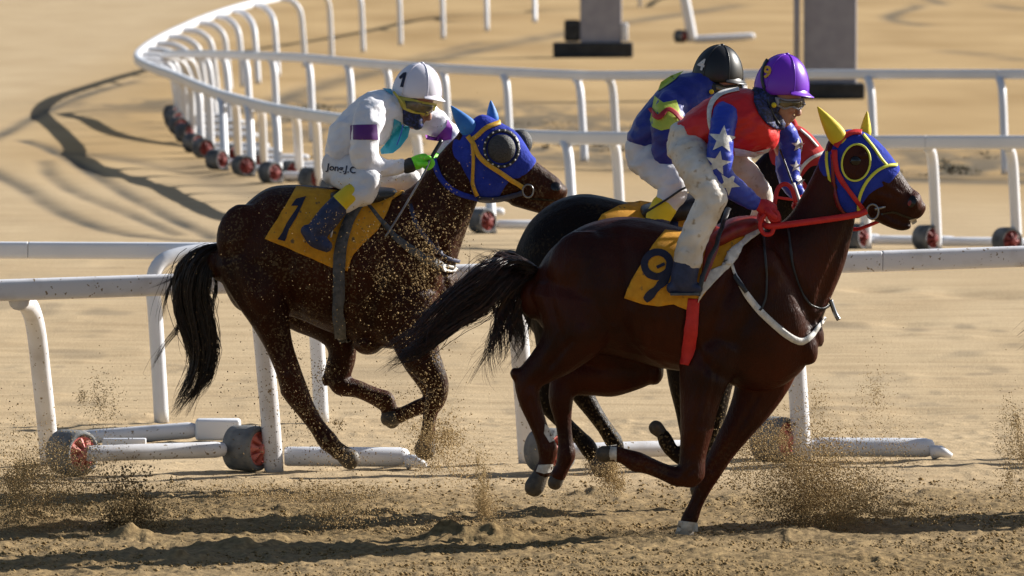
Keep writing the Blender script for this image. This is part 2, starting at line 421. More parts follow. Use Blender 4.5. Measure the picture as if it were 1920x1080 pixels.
M['rubber_dark'] = mat('dark tyre', (0.05, 0.055, 0.065), (0.16, 0.165, 0.17), rough=0.8, scale=10, bump=0.4, bump_scale=60)
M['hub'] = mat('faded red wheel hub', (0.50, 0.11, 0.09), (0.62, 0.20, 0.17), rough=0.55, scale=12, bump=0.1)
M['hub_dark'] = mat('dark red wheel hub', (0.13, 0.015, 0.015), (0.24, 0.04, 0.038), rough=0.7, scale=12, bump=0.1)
M['board'] = mat('grey padded board', (0.26, 0.26, 0.31), (0.31, 0.31, 0.36), rough=0.75, scale=5, bump=0.2)
M['board_base'] = mat('black rubber base', (0.012, 0.013, 0.015), (0.03, 0.032, 0.035), rough=0.7, scale=8, bump=0.3)
M['grain'] = mat('flying sand', (0.26, 0.175, 0.08), (0.52, 0.37, 0.18), rough=0.9, scale=40, spec=0.2)
M['grain_horse'] = mat('brown flying sand', (0.16, 0.105, 0.05), (0.40, 0.28, 0.135), rough=0.95, scale=40, spec=0.1)
M['grain_dark'] = mat('flying damp sand', (0.10, 0.068, 0.034), (0.26, 0.175, 0.085), rough=0.9, scale=40, spec=0.2)
M['clod'] = mat('damp sand clods', (0.12, 0.078, 0.032), (0.34, 0.235, 0.11), rough=0.95, scale=60, spec=0.15)
M['scrub'] = mat('dry scrub', (0.05, 0.045, 0.03), (0.14, 0.11, 0.06), rough=0.9, scale=10)

# ------------------------------------------------------------------ the sand
def vnoise(x, y, seed):
    xi = np.floor(x).astype(np.int64); yi = np.floor(y).astype(np.int64); fx = x - xi; fy = y - yi
    fx = fx * fx * (3 - 2 * fx); fy = fy * fy * (3 - 2 * fy)
    def h(a, b):
        n = (a * 374761393 + b * 668265263 + seed * 974634777) & 0xFFFFFFFF
        n = ((n ^ (n >> 13)) * 1274126177) & 0xFFFFFFFF
        n = n ^ (n >> 16)
        return (n & 0xFFFF) / 65535.0
    return (h(xi, yi) * (1 - fx) + h(xi + 1, yi) * fx) * (1 - fy) + (h(xi, yi + 1) * (1 - fx) + h(xi + 1, yi + 1) * fx) * fy

def seg_dist(X, Y, pts):
    d = np.full(X.shape, 1e9)
    for (ax, ay), (bx, by) in zip(pts[:-1], pts[1:]):
        vx, vy = bx - ax, by - ay; L2 = vx * vx + vy * vy + 1e-12
        t = np.clip(((X - ax) * vx + (Y - ay) * vy) / L2, 0, 1)
        d = np.minimum(d, np.hypot(X - ax - t * vx, Y - ay - t * vy))
    return d

def build_sand():
    xs = np.concatenate([[-3000, -1000, -300, -100, -40, -22], np.arange(-14, -8, 0.16), np.arange(-8, -3.7, 0.06), np.arange(-3.7, 3.7, 0.0165), np.arange(3.7, 14, 0.16), [22, 40, 100, 300, 1000, 3000]])
    ys = np.concatenate([[-60, 0, 20, 34], np.arange(40.6, 53.0, 0.022), np.arange(53.0, 80, 0.14), np.arange(80, 125, 0.22), np.arange(125, 200, 0.5), [205, 220, 250, 320, 450, 700, 1200, 2500, 6000]])
    X, Y = np.meshgrid(xs, ys)
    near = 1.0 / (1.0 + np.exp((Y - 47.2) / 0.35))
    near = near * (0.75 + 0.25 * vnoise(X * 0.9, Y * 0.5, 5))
    fine = (np.abs(X) < 3.8) & (Y > 39) & (Y < 53.5)
    clod = vnoise(X * 24, Y * 14, 1) ** 3 * 1.3 + vnoise(X * 12, Y * 6, 2) ** 2 * 0.8 + vnoise(X * 40, Y * 26, 3) ** 2 * 0.6
    Z = near * fine * (clod * 0.017 - 0.010)
    Z += near * 0.016 * (vnoise(X * 1.2, Y * 2.4, 4) - 0.5) + near * 0.014 * (vnoise(X * 5, Y * 4, 14) - 0.5) + near * 0.030 * (vnoise(X * 0.8, Y * 4.5, 15) - 0.5) * vnoise(X * .7, Y * .9, 16)
    far_amp = (1 - near) * np.clip((100 - Y) / 40, 0, 1)
    rip = vnoise(X * 0.6, Y * 1.1, 6) * 0.008 + vnoise(X * 3.0, Y * 3.4, 7) ** 4 * 0.022 + (Y < 60) * vnoise(X * 1.2, Y * 9, 18) * 0.006 + fine * vnoise(X * 18, Y * 9, 8) ** 2 * 0.009
    Z += far_amp * (rip - 0.012)
    # hoof divots and heaps
    for px, py, s, h in [(905, 1012, 0.20, 0.06), (830, 1010, 0.09, 0.05), (1010, 968, 0.15, 0.035), (240, 1012, 0.12, 0.05), (1480, 1005, 0.2, 0.04), (1560, 985, 0.2, 0.05), (700, 965, 0.15, 0.035), (430, 1030, 0.2, 0.05), (1120, 930, 0.15, 0.04), (60, 980, 0.25, 0.06), (1760, 930, 0.15, 0.03), (350, 1050, .14, .04), (1250, 1020, .1, .03)]:
        g = ground(px, py); Z += h * np.exp(-(((X - g.x) / s) ** 2 + ((Y - g.y) / (s * 0.8)) ** 2)) * (0.6 + 0.8 * vnoise(X * 20, Y * 20, 9))
    for px, py, s, h in [(1640, 540, .22, .05), (1790, 545, .25, .04), (1870, 552, .3, .05), (1720, 770, .2, .03), (640, 775, .12, .03), (1110, 790, .12, .03), (1700, 605, .2, .03), (120, 800, .12, .03)]:
        g = ground(px, py); Z -= h * np.exp(-(((X - g.x) / s) ** 2 + ((Y - g.y) / (s * 1.6)) ** 2))
    # dark lines, rail shadows painted among them, and the rough strip along the far rail
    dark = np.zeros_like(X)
    def dark_line(pxs, w, a):  # darkens and slightly lowers the sand along a line
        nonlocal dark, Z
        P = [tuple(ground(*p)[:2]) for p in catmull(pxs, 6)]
        # measure in the line's own width
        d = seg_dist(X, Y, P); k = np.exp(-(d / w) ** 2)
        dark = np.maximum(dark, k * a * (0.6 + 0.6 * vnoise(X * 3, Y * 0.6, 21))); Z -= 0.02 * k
    dark_line([(-60, 278), (0, 252), (60, 220), (150, 180), (255, 150)], 0.12, 0.9)  # rail shadow painted as a dark line, far part of the bend
    dark_line([(-40, 310), (40, 350), (110, 395), (200, 430), (300, 446), (420, 452)], 0.12, 1.0)  # painted shadow of the second bend rail
    dark_line([(40, 262), (90, 278), (150, 310), (230, 360), (320, 408), (400, 446)], 0.10, 1.0)  # painted shadow of the long bend rail
    dark_line([(80, 300), (95, 330), (150, 365), (240, 400), (330, 440)], 0.10, 0.7)
    dark_line([(120, 285), (220, 296), (310, 312), (400, 330)], 0.25, 0.55)  # shadow smudge of the rail wheels, painted into the sand
    dark_line([(520, 188), (600, 160), (700, 134), (800, 112), (950, 82), (1150, 45), (1400, 8)], 0.35, 0.75)  # shadow band of the far rail, put into the sand colour
    dark_line([(520, 178), (640, 140), (760, 110), (900, 78)], 0.2, 0.5)  # second streak of the painted far rail shadow
    dark_line([(1740, 48), (1680, 40), (1670, 30), (1700, 18), (1760, 4)], 0.20, 0.9)
    dark_line([(1860, 10), (1920, 18)], 0.3, 0.8)
    dark_line([(1770, 95), (1860, 104)], 0.3, 0.5); dark_line([(1880, 108), (1930, 113)], 0.3, 0.6)
    dark_line([(350, 300), (400, 335), (480, 362), (560, 380)], 0.35, 0.45)
    P = [tuple(ground(*p)[:2]) for p in catmull([(560, 195), (680, 208), (800, 230), (1000, 262), (1200, 278), (1600, 308), (2000, 318)], 5)]
    d = seg_dist(X, Y, P); k = np.exp(-(d / 3.4) ** 4)
    sp = vnoise(X * 3.2, Y * 0.5, 31) * 0.6 + vnoise(X * 9, Y * 1.4, 32) * 0.4
    dark = np.maximum(dark, k * np.clip((sp - 0.30) * 2.8, 0, 0.85))
    P2 = [tuple(ground(*p)[:2]) for p in catmull([(900, 290), (1200, 305), (1600, 335), (2000, 343)], 5)]
    d2 = seg_dist(X, Y, P2); dark = np.maximum(dark, np.exp(-(d2 / 0.7) ** 2) * (0.6 + 0.4 * vnoise(X * 4, Y * 1.2, 33)))
    sp = vnoise(X * 1.3, Y * 0.55, 41) * .6 + vnoise(X * 5, Y * 1.6, 42) * .4
    dark = np.maximum(dark, np.clip((sp - 0.66) * 3.2, 0, 0.42) * np.exp(-((Y - 64.0) / 6.5) ** 2))
    sp = vnoise(X * 2.2, Y * 1.5, 43) * .55 + vnoise(X * 9, Y * 4, 44) * .45
    dark = np.maximum(dark, np.clip((sp - 0.70) * 3.0, 0, 0.30) * (Y > 48) * (Y < 60))
    Z[(np.abs(X) > 21) | (Y < 35) | (Y > 201)] = -0.01
    ny, nx = X.shape
    V = np.stack([X, Y, Z], -1).reshape(-1, 3)
    i = np.arange(ny - 1)[:, None] * nx + np.arange(nx - 1)[None, :]
    Q = np.stack([i, i + 1, i + 1 + nx, i + nx], -1).reshape(-1, 4)
    me = bpy.data.meshes.new('sand_track'); me.vertices.add(len(V)); me.vertices.foreach_set('co', V.ravel())
    me.loops.add(Q.size); me.loops.foreach_set('vertex_index', Q.ravel().astype(np.int32))
    me.polygons.add(len(Q)); me.polygons.foreach_set('loop_start', np.arange(0, Q.size, 4, dtype=np.int32))
    me.polygons.foreach_set('use_smooth', [True] * len(Q)); me.update(calc_edges=True)
    infield = 1.0 / (1.0 + np.exp(-(Y - 92 + 0.8 * X) / 2.5)) * np.clip((X + 7.5) / 2.5, 0, 1)
    for nm, arr in (('damp', dark), ('churned', near), ('infield', infield)):  # the first attribute also carries the painted rail shadows
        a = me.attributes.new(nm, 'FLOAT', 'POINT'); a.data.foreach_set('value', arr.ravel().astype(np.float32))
    m, t, p = new_mat('sand'); L = t.links.new
    geo = t.nodes.new('ShaderNodeNewGeometry')
    def noise(scale, vec=(1, 1, 1), detail=5):
        mp = t.nodes.new('ShaderNodeMapping'); mp.inputs['Scale'].default_value = vec; L(geo.outputs['Position'], mp.inputs[0])
        n = t.nodes.new('ShaderNodeTexNoise'); n.inputs['Scale'].default_value = scale; n.inputs['Detail'].default_value = detail; L(mp.outputs[0], n.inputs['Vector']); return n.outputs[0]
    def ramp(src, c1, c2, lo=0.3, hi=0.7):
        r = t.nodes.new('ShaderNodeValToRGB'); r.color_ramp.elements[0].position = lo; r.color_ramp.elements[1].position = hi
        r.color_ramp.elements[0].color = (*c1, 1); r.color_ramp.elements[1].color = (*c2, 1); L(src, r.inputs[0]); return r.outputs[0]
    def mix(fac, a, b):
        x = t.nodes.new('ShaderNodeMix'); x.data_type = 'RGBA'; L(fac, x.inputs[0]); L(a, x.inputs[6]); L(b, x.inputs[7]); return x.outputs[2]
    dry = ramp(noise(0.9, (1, 0.22, 1)), (0.375, 0.27, 0.15), (0.49, 0.375, 0.23), 0.32, 0.68)
    speck = ramp(noise(38, (1, 0.55, 1), 3), (0.30, 0.21, 0.115), (0.54, 0.41, 0.25), 0.35, 0.65)
    x = t.nodes.new('ShaderNodeMix'); x.data_type = 'RGBA'; x.inputs[0].default_value = 0.35; L(dry, x.inputs[6]); L(speck, x.inputs[7]); dry = x.outputs[2]
    rake = ramp(noise(5.5, (0.13, 1, 1), 4), (0.28, 0.195, 0.105), (0.56, 0.43, 0.265), 0.36, 0.62)
    x = t.nodes.new('ShaderNodeMix'); x.data_type = 'RGBA'; x.inputs[0].default_value = 0.32; L(dry, x.inputs[6]); L(rake, x.inputs[7]); dry = x.outputs[2]
    gold = ramp(noise(0.35, (1, 0.3, 1)), (0.31, 0.20, 0.085), (0.45, 0.31, 0.15), 0.3, 0.7)
    at3 = t.nodes.new('ShaderNodeAttribute'); at3.attribute_name = 'infield'
    dry = mix(at3.outputs['Fac'], dry, gold)
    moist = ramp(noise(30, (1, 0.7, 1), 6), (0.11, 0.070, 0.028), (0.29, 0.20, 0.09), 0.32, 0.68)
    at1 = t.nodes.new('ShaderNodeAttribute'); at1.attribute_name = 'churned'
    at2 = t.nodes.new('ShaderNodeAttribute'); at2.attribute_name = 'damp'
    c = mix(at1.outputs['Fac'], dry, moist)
    wet_and_shade = ramp(noise(4, (1, 0.5, 1)), (0.055, 0.05, 0.042), (0.13, 0.11, 0.08))
    c = mix(at2.outputs['Fac'], c, wet_and_shade)  # one dark tone for wet soil and the painted rail shadows
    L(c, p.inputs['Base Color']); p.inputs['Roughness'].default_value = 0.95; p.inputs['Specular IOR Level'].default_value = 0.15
    b = t.nodes.new('ShaderNodeBump'); b.inputs['Strength'].default_value = 0.5; b.inputs['Distance'].default_value = 0.012
    L(noise(60, (1, 0.7, 1), 4), b.inputs['Height']); L(b.outputs[0], p.inputs['Normal'])
    me.materials.append(m)
    o = bpy.data.objects.new('sand_track', me); COL.objects.link(o)
    tag(o, 'golden brown sand track, churned in front, dark lines and painted rail shadows behind', None, None, 'structure')
build_sand()

# ------------------------------------------------------------------ running rails
def super_ring(c, u, v, a, b, n=20, p=0.5):
    out = []
    for j in range(n):
        q = 2 * math.pi * (j + 0.5) / n; cx, sy = math.cos(q), math.sin(q)
        out.append(c + u * (a * math.copysign(abs(cx) ** p, cx)) + v * (b * math.copysign(abs(sy) ** p, sy)))
    return out

def wheel_meshes():
    """tyre drum with its axis along +X (face at +X) and a spoked hub"""
    m = Mesh(); n = 28; prof = [(-0.10, 0.03), (-0.10, 0.112), (-0.088, 0.128), (-0.02, 0.131), (0.06, 0.131), (0.082, 0.128), (0.094, 0.118), (0.094, 0.103), (0.07, 0.099), (0.07, 0.02)]
    R = [[(x, r * math.cos(2 * math.pi * j / n), r * math.sin(2 * math.pi * j / n)) for j in range(n)] for x, r in prof]
    m.rings(R)
    drum = bpy.data.meshes.new('wheel'); drum.from_pydata(m.v, [], [f[::-1] for f in m.f]); drum.polygons.foreach_set('use_smooth', [True] * len(drum.polygons)); drum.update()
    h = Mesh(); k = 7
    ring = [[(0.0745, r * math.cos(2 * math.pi * j / n), r * math.sin(2 * math.pi * j / n)) for j in range(n)] for r in (0.097, 0.02)]
    R = [[(0.073, 0.0975 * math.cos(2 * math.pi * j / n), 0.0975 * math.sin(2 * math.pi * j / n)) for j in range(n)],
         [(0.086, 0.0965 * math.cos(2 * math.pi * j / n), 0.0965 * math.sin(2 * math.pi * j / n)) for j in range(n)],
         [(0.086, 0.088 * math.cos(2 * math.pi * j / n), 0.088 * math.sin(2 * math.pi * j / n)) for j in range(n)],
         [(0.0735, 0.084 * math.cos(2 * math.pi * j / n), 0.084 * math.sin(2 * math.pi * j / n)) for j in range(n)]]
    h.rings(R)
    for i in range(k):          # wedge blades standing proud of the disc
        a = 2 * math.pi * i / k; da = 0.33
        P = [(0.075, 0.02 * math.cos(a), 0.02 * math.sin(a)), (0.075, 0.09 * math.cos(a - da), 0.09 * math.sin(a - da)), (0.075, 0.09 * math.cos(a + da), 0.09 * math.sin(a + da)),
             (0.118, 0.026 * math.cos(a), 0.026 * math.sin(a)), (0.092, 0.088 * math.cos(a), 0.088 * math.sin(a))]
        h.add(P, [(0, 1, 4, 3), (0, 3, 4, 2), (1, 2, 4), (0, 2, 1)])
    c = [[(x, r * math.cos(2 * math.pi * j / 16), r * math.sin(2 * math.pi * j / 16)) for j in range(16)] for x, r in ((0.07, 0.032), (0.125, 0.030), (0.13, 0.022))]
    h.rings(c)
    hub = bpy.data.meshes.new('hub'); hub.from_pydata(h.v, [], [f[::-1] for f in h.f]); hub.update()
    return drum, hub
DRUM, HUB = wheel_meshes()
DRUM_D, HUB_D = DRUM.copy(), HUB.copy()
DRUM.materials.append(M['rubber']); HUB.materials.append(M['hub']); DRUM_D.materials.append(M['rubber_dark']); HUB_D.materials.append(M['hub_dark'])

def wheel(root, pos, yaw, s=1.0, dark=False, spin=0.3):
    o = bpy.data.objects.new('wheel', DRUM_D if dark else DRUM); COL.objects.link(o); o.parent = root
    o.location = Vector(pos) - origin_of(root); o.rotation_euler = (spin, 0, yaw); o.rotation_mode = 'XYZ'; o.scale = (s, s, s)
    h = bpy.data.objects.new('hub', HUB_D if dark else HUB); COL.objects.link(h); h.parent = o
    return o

def rail_run(root, R, rh, rd, mat_, cuts):
    """rail sections butted together with a narrow joint and a slip collar"""
    k = len(R)
    frames = []
    for i in range(k):
        t = (R[min(i + 1, k - 1)] - R[max(i - 1, 0)]); t.z = 0; t.normalize()
        frames.append(Vector((-t.y, t.x, 0)))
    for a, b in zip(cuts[:-1], cuts[1:]):
        m = Mesh(); rings = []
        for i in range(a, b + 1):
            c = R[i].copy()
            if i == a and a != cuts[0]:
                d = (R[i + 1] - R[i]); c = R[i] + d.normalized() * min(0.004, d.length * 0.2)
            if i in (a, b):
                d = ((R[min(i + 1, k - 1)] - R[max(i - 1, 0)]).normalized()) * 0.004 * (1 if i == a else -1)
                two = [super_ring(c, frames[i], Vector((0, 0, 1)), rd * .97, rh * .97), super_ring(c + d, frames[i], Vector((0, 0, 1)), rd, rh), super_ring(c + d * 2.5, frames[i], Vector((0, 0, 1)), rd, rh)]
                rings += two if i == a else two[::-1]
            else: rings.append(super_ring(c, frames[i], Vector((0, 0, 1)), rd, rh))
        m.rings(rings); o = m.build('rail_section', mat_, root)
        for p in o.data.polygons:
            if len(p.vertices) > 4: p.use_smooth = False

HF = {'lean': [(0, 0), (0.12, 0.25), (0.27, 0.5), (0.42, 0.74), (0.56, 0.86), (0.76, 0.93), (1, 0.955)],
      'arch': [(0, 0), (0.04, 0.25), (0.09, 0.5), (0.15, 0.74), (0.26, 0.86), (0.5, 0.95), (0.75, 0.975), (1, 0.98)]}

def post(root, B, Rp, rr, style, mat_, foot=0.0):
    pts = []
    for h, v in HF[style]:
        pts.append((B.x + (Rp.x - B.x) * h, B.y + (Rp.y - B.y) * h, foot + (Rp.z - foot) * v))
    P = catmull(pts, 3)
    m = Mesh(); m.tube(P, rr, n=12); return m.build('post', mat_, root)

def foot_bar(root, a, b, r, mat_, flat_end=True):
    m = Mesh(); a = Vector(a); b = Vector(b)
    P = [a + (b - a) * t for t in (0, 0.02, 0.3, 0.6, 0.93, 0.985, 1.0)]
    m.tube(P, [r * 0.85, r, r, r, r * 1.0, r * 0.82, r * 0.5], n=14); return m.build('foot_bar', mat_, root)

# --- the near rail that horse and rider number nine gallop along
def near_rail():
    y0 = gy(884)
    root = empty('running_rail', (0, y0, 0), 'nearest white running rail on grey wheels, running behind the three galloping horses', 'rail')
    def top(x): return 524 - 0.0328 * x
    R = []
    xs = np.linspace(-900, 3000, 79)
    for x in xs:
        Y = gy(893 - 0.020 * x) - 0.22
        p = at(x, top(x), Y); R.append(p - Vector((0, 0, 0.061)))
    cuts = [0]
    for jx in (-30, 795, 1655, 2500):
        cuts.append(int(np.argmin(np.abs(xs - jx))))
    cuts.append(len(R) - 1)
    rail_run(root, R, 0.061, 0.05, M['rail_dirty'], cuts)
    def rail_at(x):
        Y = gy(893 - 0.020 * x) - 0.22; return at(x, top(x), Y) - Vector((0, 0, 0.075))
    for bx, by, rx, kind in [(94, 872, 34, 2), (514, 884, 462, 1), (990, 868, 945, 2), (1504, 866, 1462, 1), (1985, 856, 1940, 2), (2480, 848, 2438, 1), (-420, 896, -468, 1)]:
        B = ground(bx, by); post(root, B, rail_at(rx), 0.056, 'lean', M['rail_dirty'])
        S = F / B.y
        if kind == 1:
            wx = bx - 52; c = ground(wx, by + 2); c.z = 0.131; c.y += 0.12
            wheel(root, c, math.radians(-33))
            foot_bar(root, B + Vector((0.06, 0.02, 0.085)), B + Vector((0.77, 0.10, 0.075)), 0.056, M['rail'])
            m = Mesh(); e = B + Vector((0.76, 0.06, 0.05)); m.tube([e, e + Vector((0.05, -0.02, 0.008)), e + Vector((0.11, -0.03, -0.018))], [0.045, 0.034, 0.014], n=10)
            m.build('bar_tip', M['rail'], root)
        else:
            c = ground(bx + 42, by + 20); c.z = 0.131
            wheel(root, c, math.radians(-45), 1.0, False, 0.9)
            a = c + Vector((0.08, -0.08, 0.0)); foot_bar(root, a, a + Vector((0.78, 0.35, 0.0)), 0.046, M['rail_dirty'])
near_rail()

def inner_rail():
    y0 = gy(792)
    root = empty('running_rail', (-4, y0, 0), 'white running rail with arched posts, just behind the nearest rail at left', 'rail')
    xs = np.linspace(-700, 805, 31); R = []
    for x in xs: R.append(at(x, 453 + 0.004 * x, y0 + 0.25) - Vector((0, 0, 0.053)))
    rail_run(root, R, 0.053, 0.045, M['rail'], [0, int(np.argmin(np.abs(xs - 48))), int(np.argmin(np.abs(xs - 700))), len(R) - 1])
    for bx, rx in ((-300, -205), (303, 400), (603, 695)):
        B = ground(bx, 792); Rp = at(rx, 472, y0 + 0.22)
        pts = [(bx, 792, 0), (bx - 5, 700, 0), (bx - 12, 590, 0), (bx - 16, 540, .01), (bx - 12, 508, .03), (bx + 6, 487, .07), (bx + 45, 475, .14), (rx, 469, .2)]
        P = catmull([tuple(at(a, b, B.y + w)) for a, b, w in pts], 3)
        m = Mesh(); m.tube(P, 0.047, n=12); m.build('post', M['rail'], root)
        if bx > 400: continue
        yf = gy(828); a = at(bx - 150, 823, yf + .1); b = at(bx + 66, 806, yf)
        foot_bar(root, a, b, 0.05, M['rail_dirty'])
        m = Mesh(); c = at(bx + 106, 805, yf); m.bevel_box(c, (0.135, 0.07, 0.064), 0.02); m.build('end_block', M['rail'], root)
        a = ground(bx - 70, 838); a.z = 0.03; m = Mesh(); m.bevel_box(a, (0.13, 0.03, 0.022), 0.008); m.build('ballast_bar', M['rail'], root)
inner_rail()

def bend_rail(label, pts, over, style_of, dark=True, wheels=True, rh=0.06, rp=0.043, skip=(), joint=3, bar=0.75, root_i=0):
    """a long rail round the bend; pts: post foot px, py and rail top px, py"""
    g0 = ground(*pts[root_i][:2]); root = empty('running_rail', g0, label, 'rail')
    base = []; rail = []
    for bx, by, rx, ry in pts:
        B = ground(bx, by); base.append(B); o = over(bx, by)
        rail.append((rx, ry, B.y + o))
    ys_ = [p[2] for p in rail]
    rail = [at(rx, ry, sum(ys_[max(0, i - 2):i + 3]) / len(ys_[max(0, i - 2):i + 3])) - Vector((0, 0, rh)) for i, (rx, ry, _) in enumerate(rail)]
    R = [Vector(p) for p in catmull([tuple(p) for p in rail], 3)]
    cuts = list(range(0, len(R) - 1, joint * 3)); 
    if len(R) - 1 - cuts[-1] < 3: cuts[-1] = len(R) - 1
    else: cuts.append(len(R) - 1)
    rail_run(root, R, rh, 0.048, M['rail'], cuts)
    for i, (B, Rp) in enumerate(zip(base, rail)):
        if i in skip: continue
        post(root, B, Rp, rp, style_of(i), M['rail'])
        if wheels and i < wheels:
            c = B + Vector((-0.09, -0.03, 0.0)); c.z = 0.115
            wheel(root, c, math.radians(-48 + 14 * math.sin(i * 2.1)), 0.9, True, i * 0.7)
        if bar and i < wheels:
            a = B + Vector((0.05, 0.03, 0.08)); foot_bar(root, a, a + Vector((bar, 0.12, -0.01)), 0.042, M['rail'])
    return root

C_PTS = [(2650, 492, 2632, 255), (2500, 489, 2482, 255), (2350, 487, 2332, 255), (2200, 484, 2182, 254), (2050, 480, 2032, 254), (1907, 475, 1889, 254), (1757, 470, 1740, 254), (1625, 467, 1608, 254), (1485, 463, 1468, 252), (1340, 459, 1325, 250),
         (1165, 453, 1147, 247), (1075, 449, 1057, 246), (922, 437, 905, 239), (790, 412, 775, 229), (700, 392, 690, 220), (640, 372, 630, 212),
         (598, 354, 588, 206), (562, 340, 550, 200), (523, 343, 513, 194), (495, 322, 487, 188), (472, 330, 463, 182), (447, 308, 437, 175), (422, 318, 412, 168),
         (396, 296, 388, 159), (378, 286, 368, 151), (361, 266, 347, 142), (349, 253, 325, 133), (341, 240, 302, 125), (337, 229, 281, 117), (335, 218, 264, 109),
         (337, 208, 257, 101), (343, 200, 260, 93), (353, 193, 271, 83), (367, 187, 288, 72), (385, 181, 310, 60), (407, 175, 338, 47), (431, 169, 368, 34), (456, 163, 400, 22),
         (484, 157, 434, 11), (521, 143, 474, 0), (572, 125, 522, -11), (622, 109, 590, -22), (681, 98, 655, -31), (751, 85, 733, -40), (831, 73, 818, -50), (913, 58, 903, -62), (1003, 42, 995, -76), (1200, 14, 1194, -102), (1450, -16, 1445, -128)]
D_PTS = [(2540, 337, 2528, 131), (2290, 334, 2278, 130), (2040, 330, 2028, 130), (1885, 327, 1873, 130), (1640, 321, 1626, 130), (1400, 315, 1386, 131), (1157, 306, 1141, 133), (1096, 303, 1079, 132), (957, 296, 943, 126), (842, 289, 828, 120),
         (735, 281, 722, 114), (662, 275, 650, 108), (587, 266, 575, 101), (520, 256, 508, 98), (470, 246, 456, 96), (432, 234, 415, 95), (404, 222, 378, 94), (384, 210, 340, 94), (374, 200, 310, 95)]
bend_rail('long white running rail with red hubbed wheels that sweeps round the bend at left', C_PTS, lambda x, y: -0.25 if y > 240 else 0.1, lambda i: 'lean' if i < 25 else 'arch', wheels=29, rp=0.047, root_i=6)
bend_rail('white running rail furthest back on the right, standing on the dark rough strip', D_PTS, lambda x, y: 0.2, lambda i: 'lean', wheels=0, bar=0, rh=0.054, rp=0.045, root_i=3)

def stray_post():
    g = ground(1300, 80); root = empty('rail_post', g, 'single white rail post on a wheel standing behind the rails, upper right', 'rail post')
    B = g.copy(); S = F / B.y; P = [at(x, y, B.y) for x, y in ((1299, 78), (1292, 40), (1284, 0), (1277, -30), (1266, -45), (1245, -52))]
    m = Mesh(); m.tube([Vector(p) for p in catmull([tuple(p) for p in P], 3)], 0.095, n=12); m.build('post', M['rail'], root)
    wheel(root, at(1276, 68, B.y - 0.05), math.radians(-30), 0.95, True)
    foot_bar(root, at(1300, 74, B.y), at(1415, 68, B.y + .2), 0.07, M['rail'])
stray_post()

def boards():
    for i, (x0, x1, yt, yb, bx0, bx1, byb, bh, lab) in enumerate([
            (1088, 1166, -75, 92, 1037, 1187, 108, 28, 'grey padded upright board on a black base behind the rails, top centre'),
            (1508, 1607, -120, 168, 1474, 1622, 186, 30, 'grey upright board with a thin pole, behind the purple capped rider')]):
        Y = gy(byb); root = empty('marker_board', ground((x0 + x1) / 2, byb), lab, 'marker board'); S = F / Y
        zt = at(0, yt, Y).z; xl, xr = at(x0, 0, Y).x, at(x1, 0, Y).x
        m = Mesh(); zb = bh / S * 0.75
        m.bevel_box(((xl + xr) / 2, Y + 0.2, (zt + zb) / 2), ((xr - xl) / 2, 0.16, (zt - zb) / 2), 0.03); m.build('panel', M['board'], root, smooth=False)
        m = Mesh(); a, b = at(bx0, 0, Y).x, at(bx1, 0, Y).x
        m.bevel_box(((a + b) / 2, Y + 0.25, bh / S / 2), ((b - a) / 2, 0.32, bh / S / 2), 0.03); m.build('base', M['board_base'], root, smooth=False)
        if i == 0:
            m = Mesh(); c = at(1073, 58, Y); m.bevel_box((c.x, Y + 0.2, c.z), (0.14, 0.14, 0.19), 0.05); m.build('ballast_bag', M['board_base'], root)
            m = Mesh(); c = at(1172, 60, Y); m.bevel_box((c.x, Y + 0.05, c.z), (0.055, 0.05, 0.16), 0.03); m.build('bracket', M['rail'], root)
        else:
            m = Mesh(); a = at(1494, 170, Y - .1); m.tube([a, at(1494, -100, Y - .1)], 0.045, n=10); m.build('pole', M['board'], root)
boards()

def scrub():
    m = Mesh()
    for i in range(900):
        t = random.random(); px = 540 + 1380 * t; py = 200 + 122 * (t ** 0.75) + random.gauss(0, 9)
        if mnoise.noise(Vector((px * 0.012, py * 0.05, 3))) < 0.05: continue
        g = ground(px, py); h = random.uniform(0.02, 0.07)
        for k in range(5):
            a = random.uniform(0, 6.28); d = Vector((math.cos(a), math.sin(a), 0)); p = g + d * random.uniform(0, 0.12)
            n = Vector((-d.y, d.x, 0)) * 0.018; tip = p + d * random.uniform(0.02, 0.14) + Vector((0, 0, h * random.uniform(0.6, 1.2)))
            m.add([p - n, p + n, tip, p + d * 0.02 + Vector((0, 0, h * 0.2))], [(0, 1, 2), (1, 3, 2), (3, 0, 2)])
    o = m.build('dry_scrub', M['scrub']); tag(o, 'low dark dry scrub growing on the rough strip along the rear rail', None, None, 'stuff')
scrub()

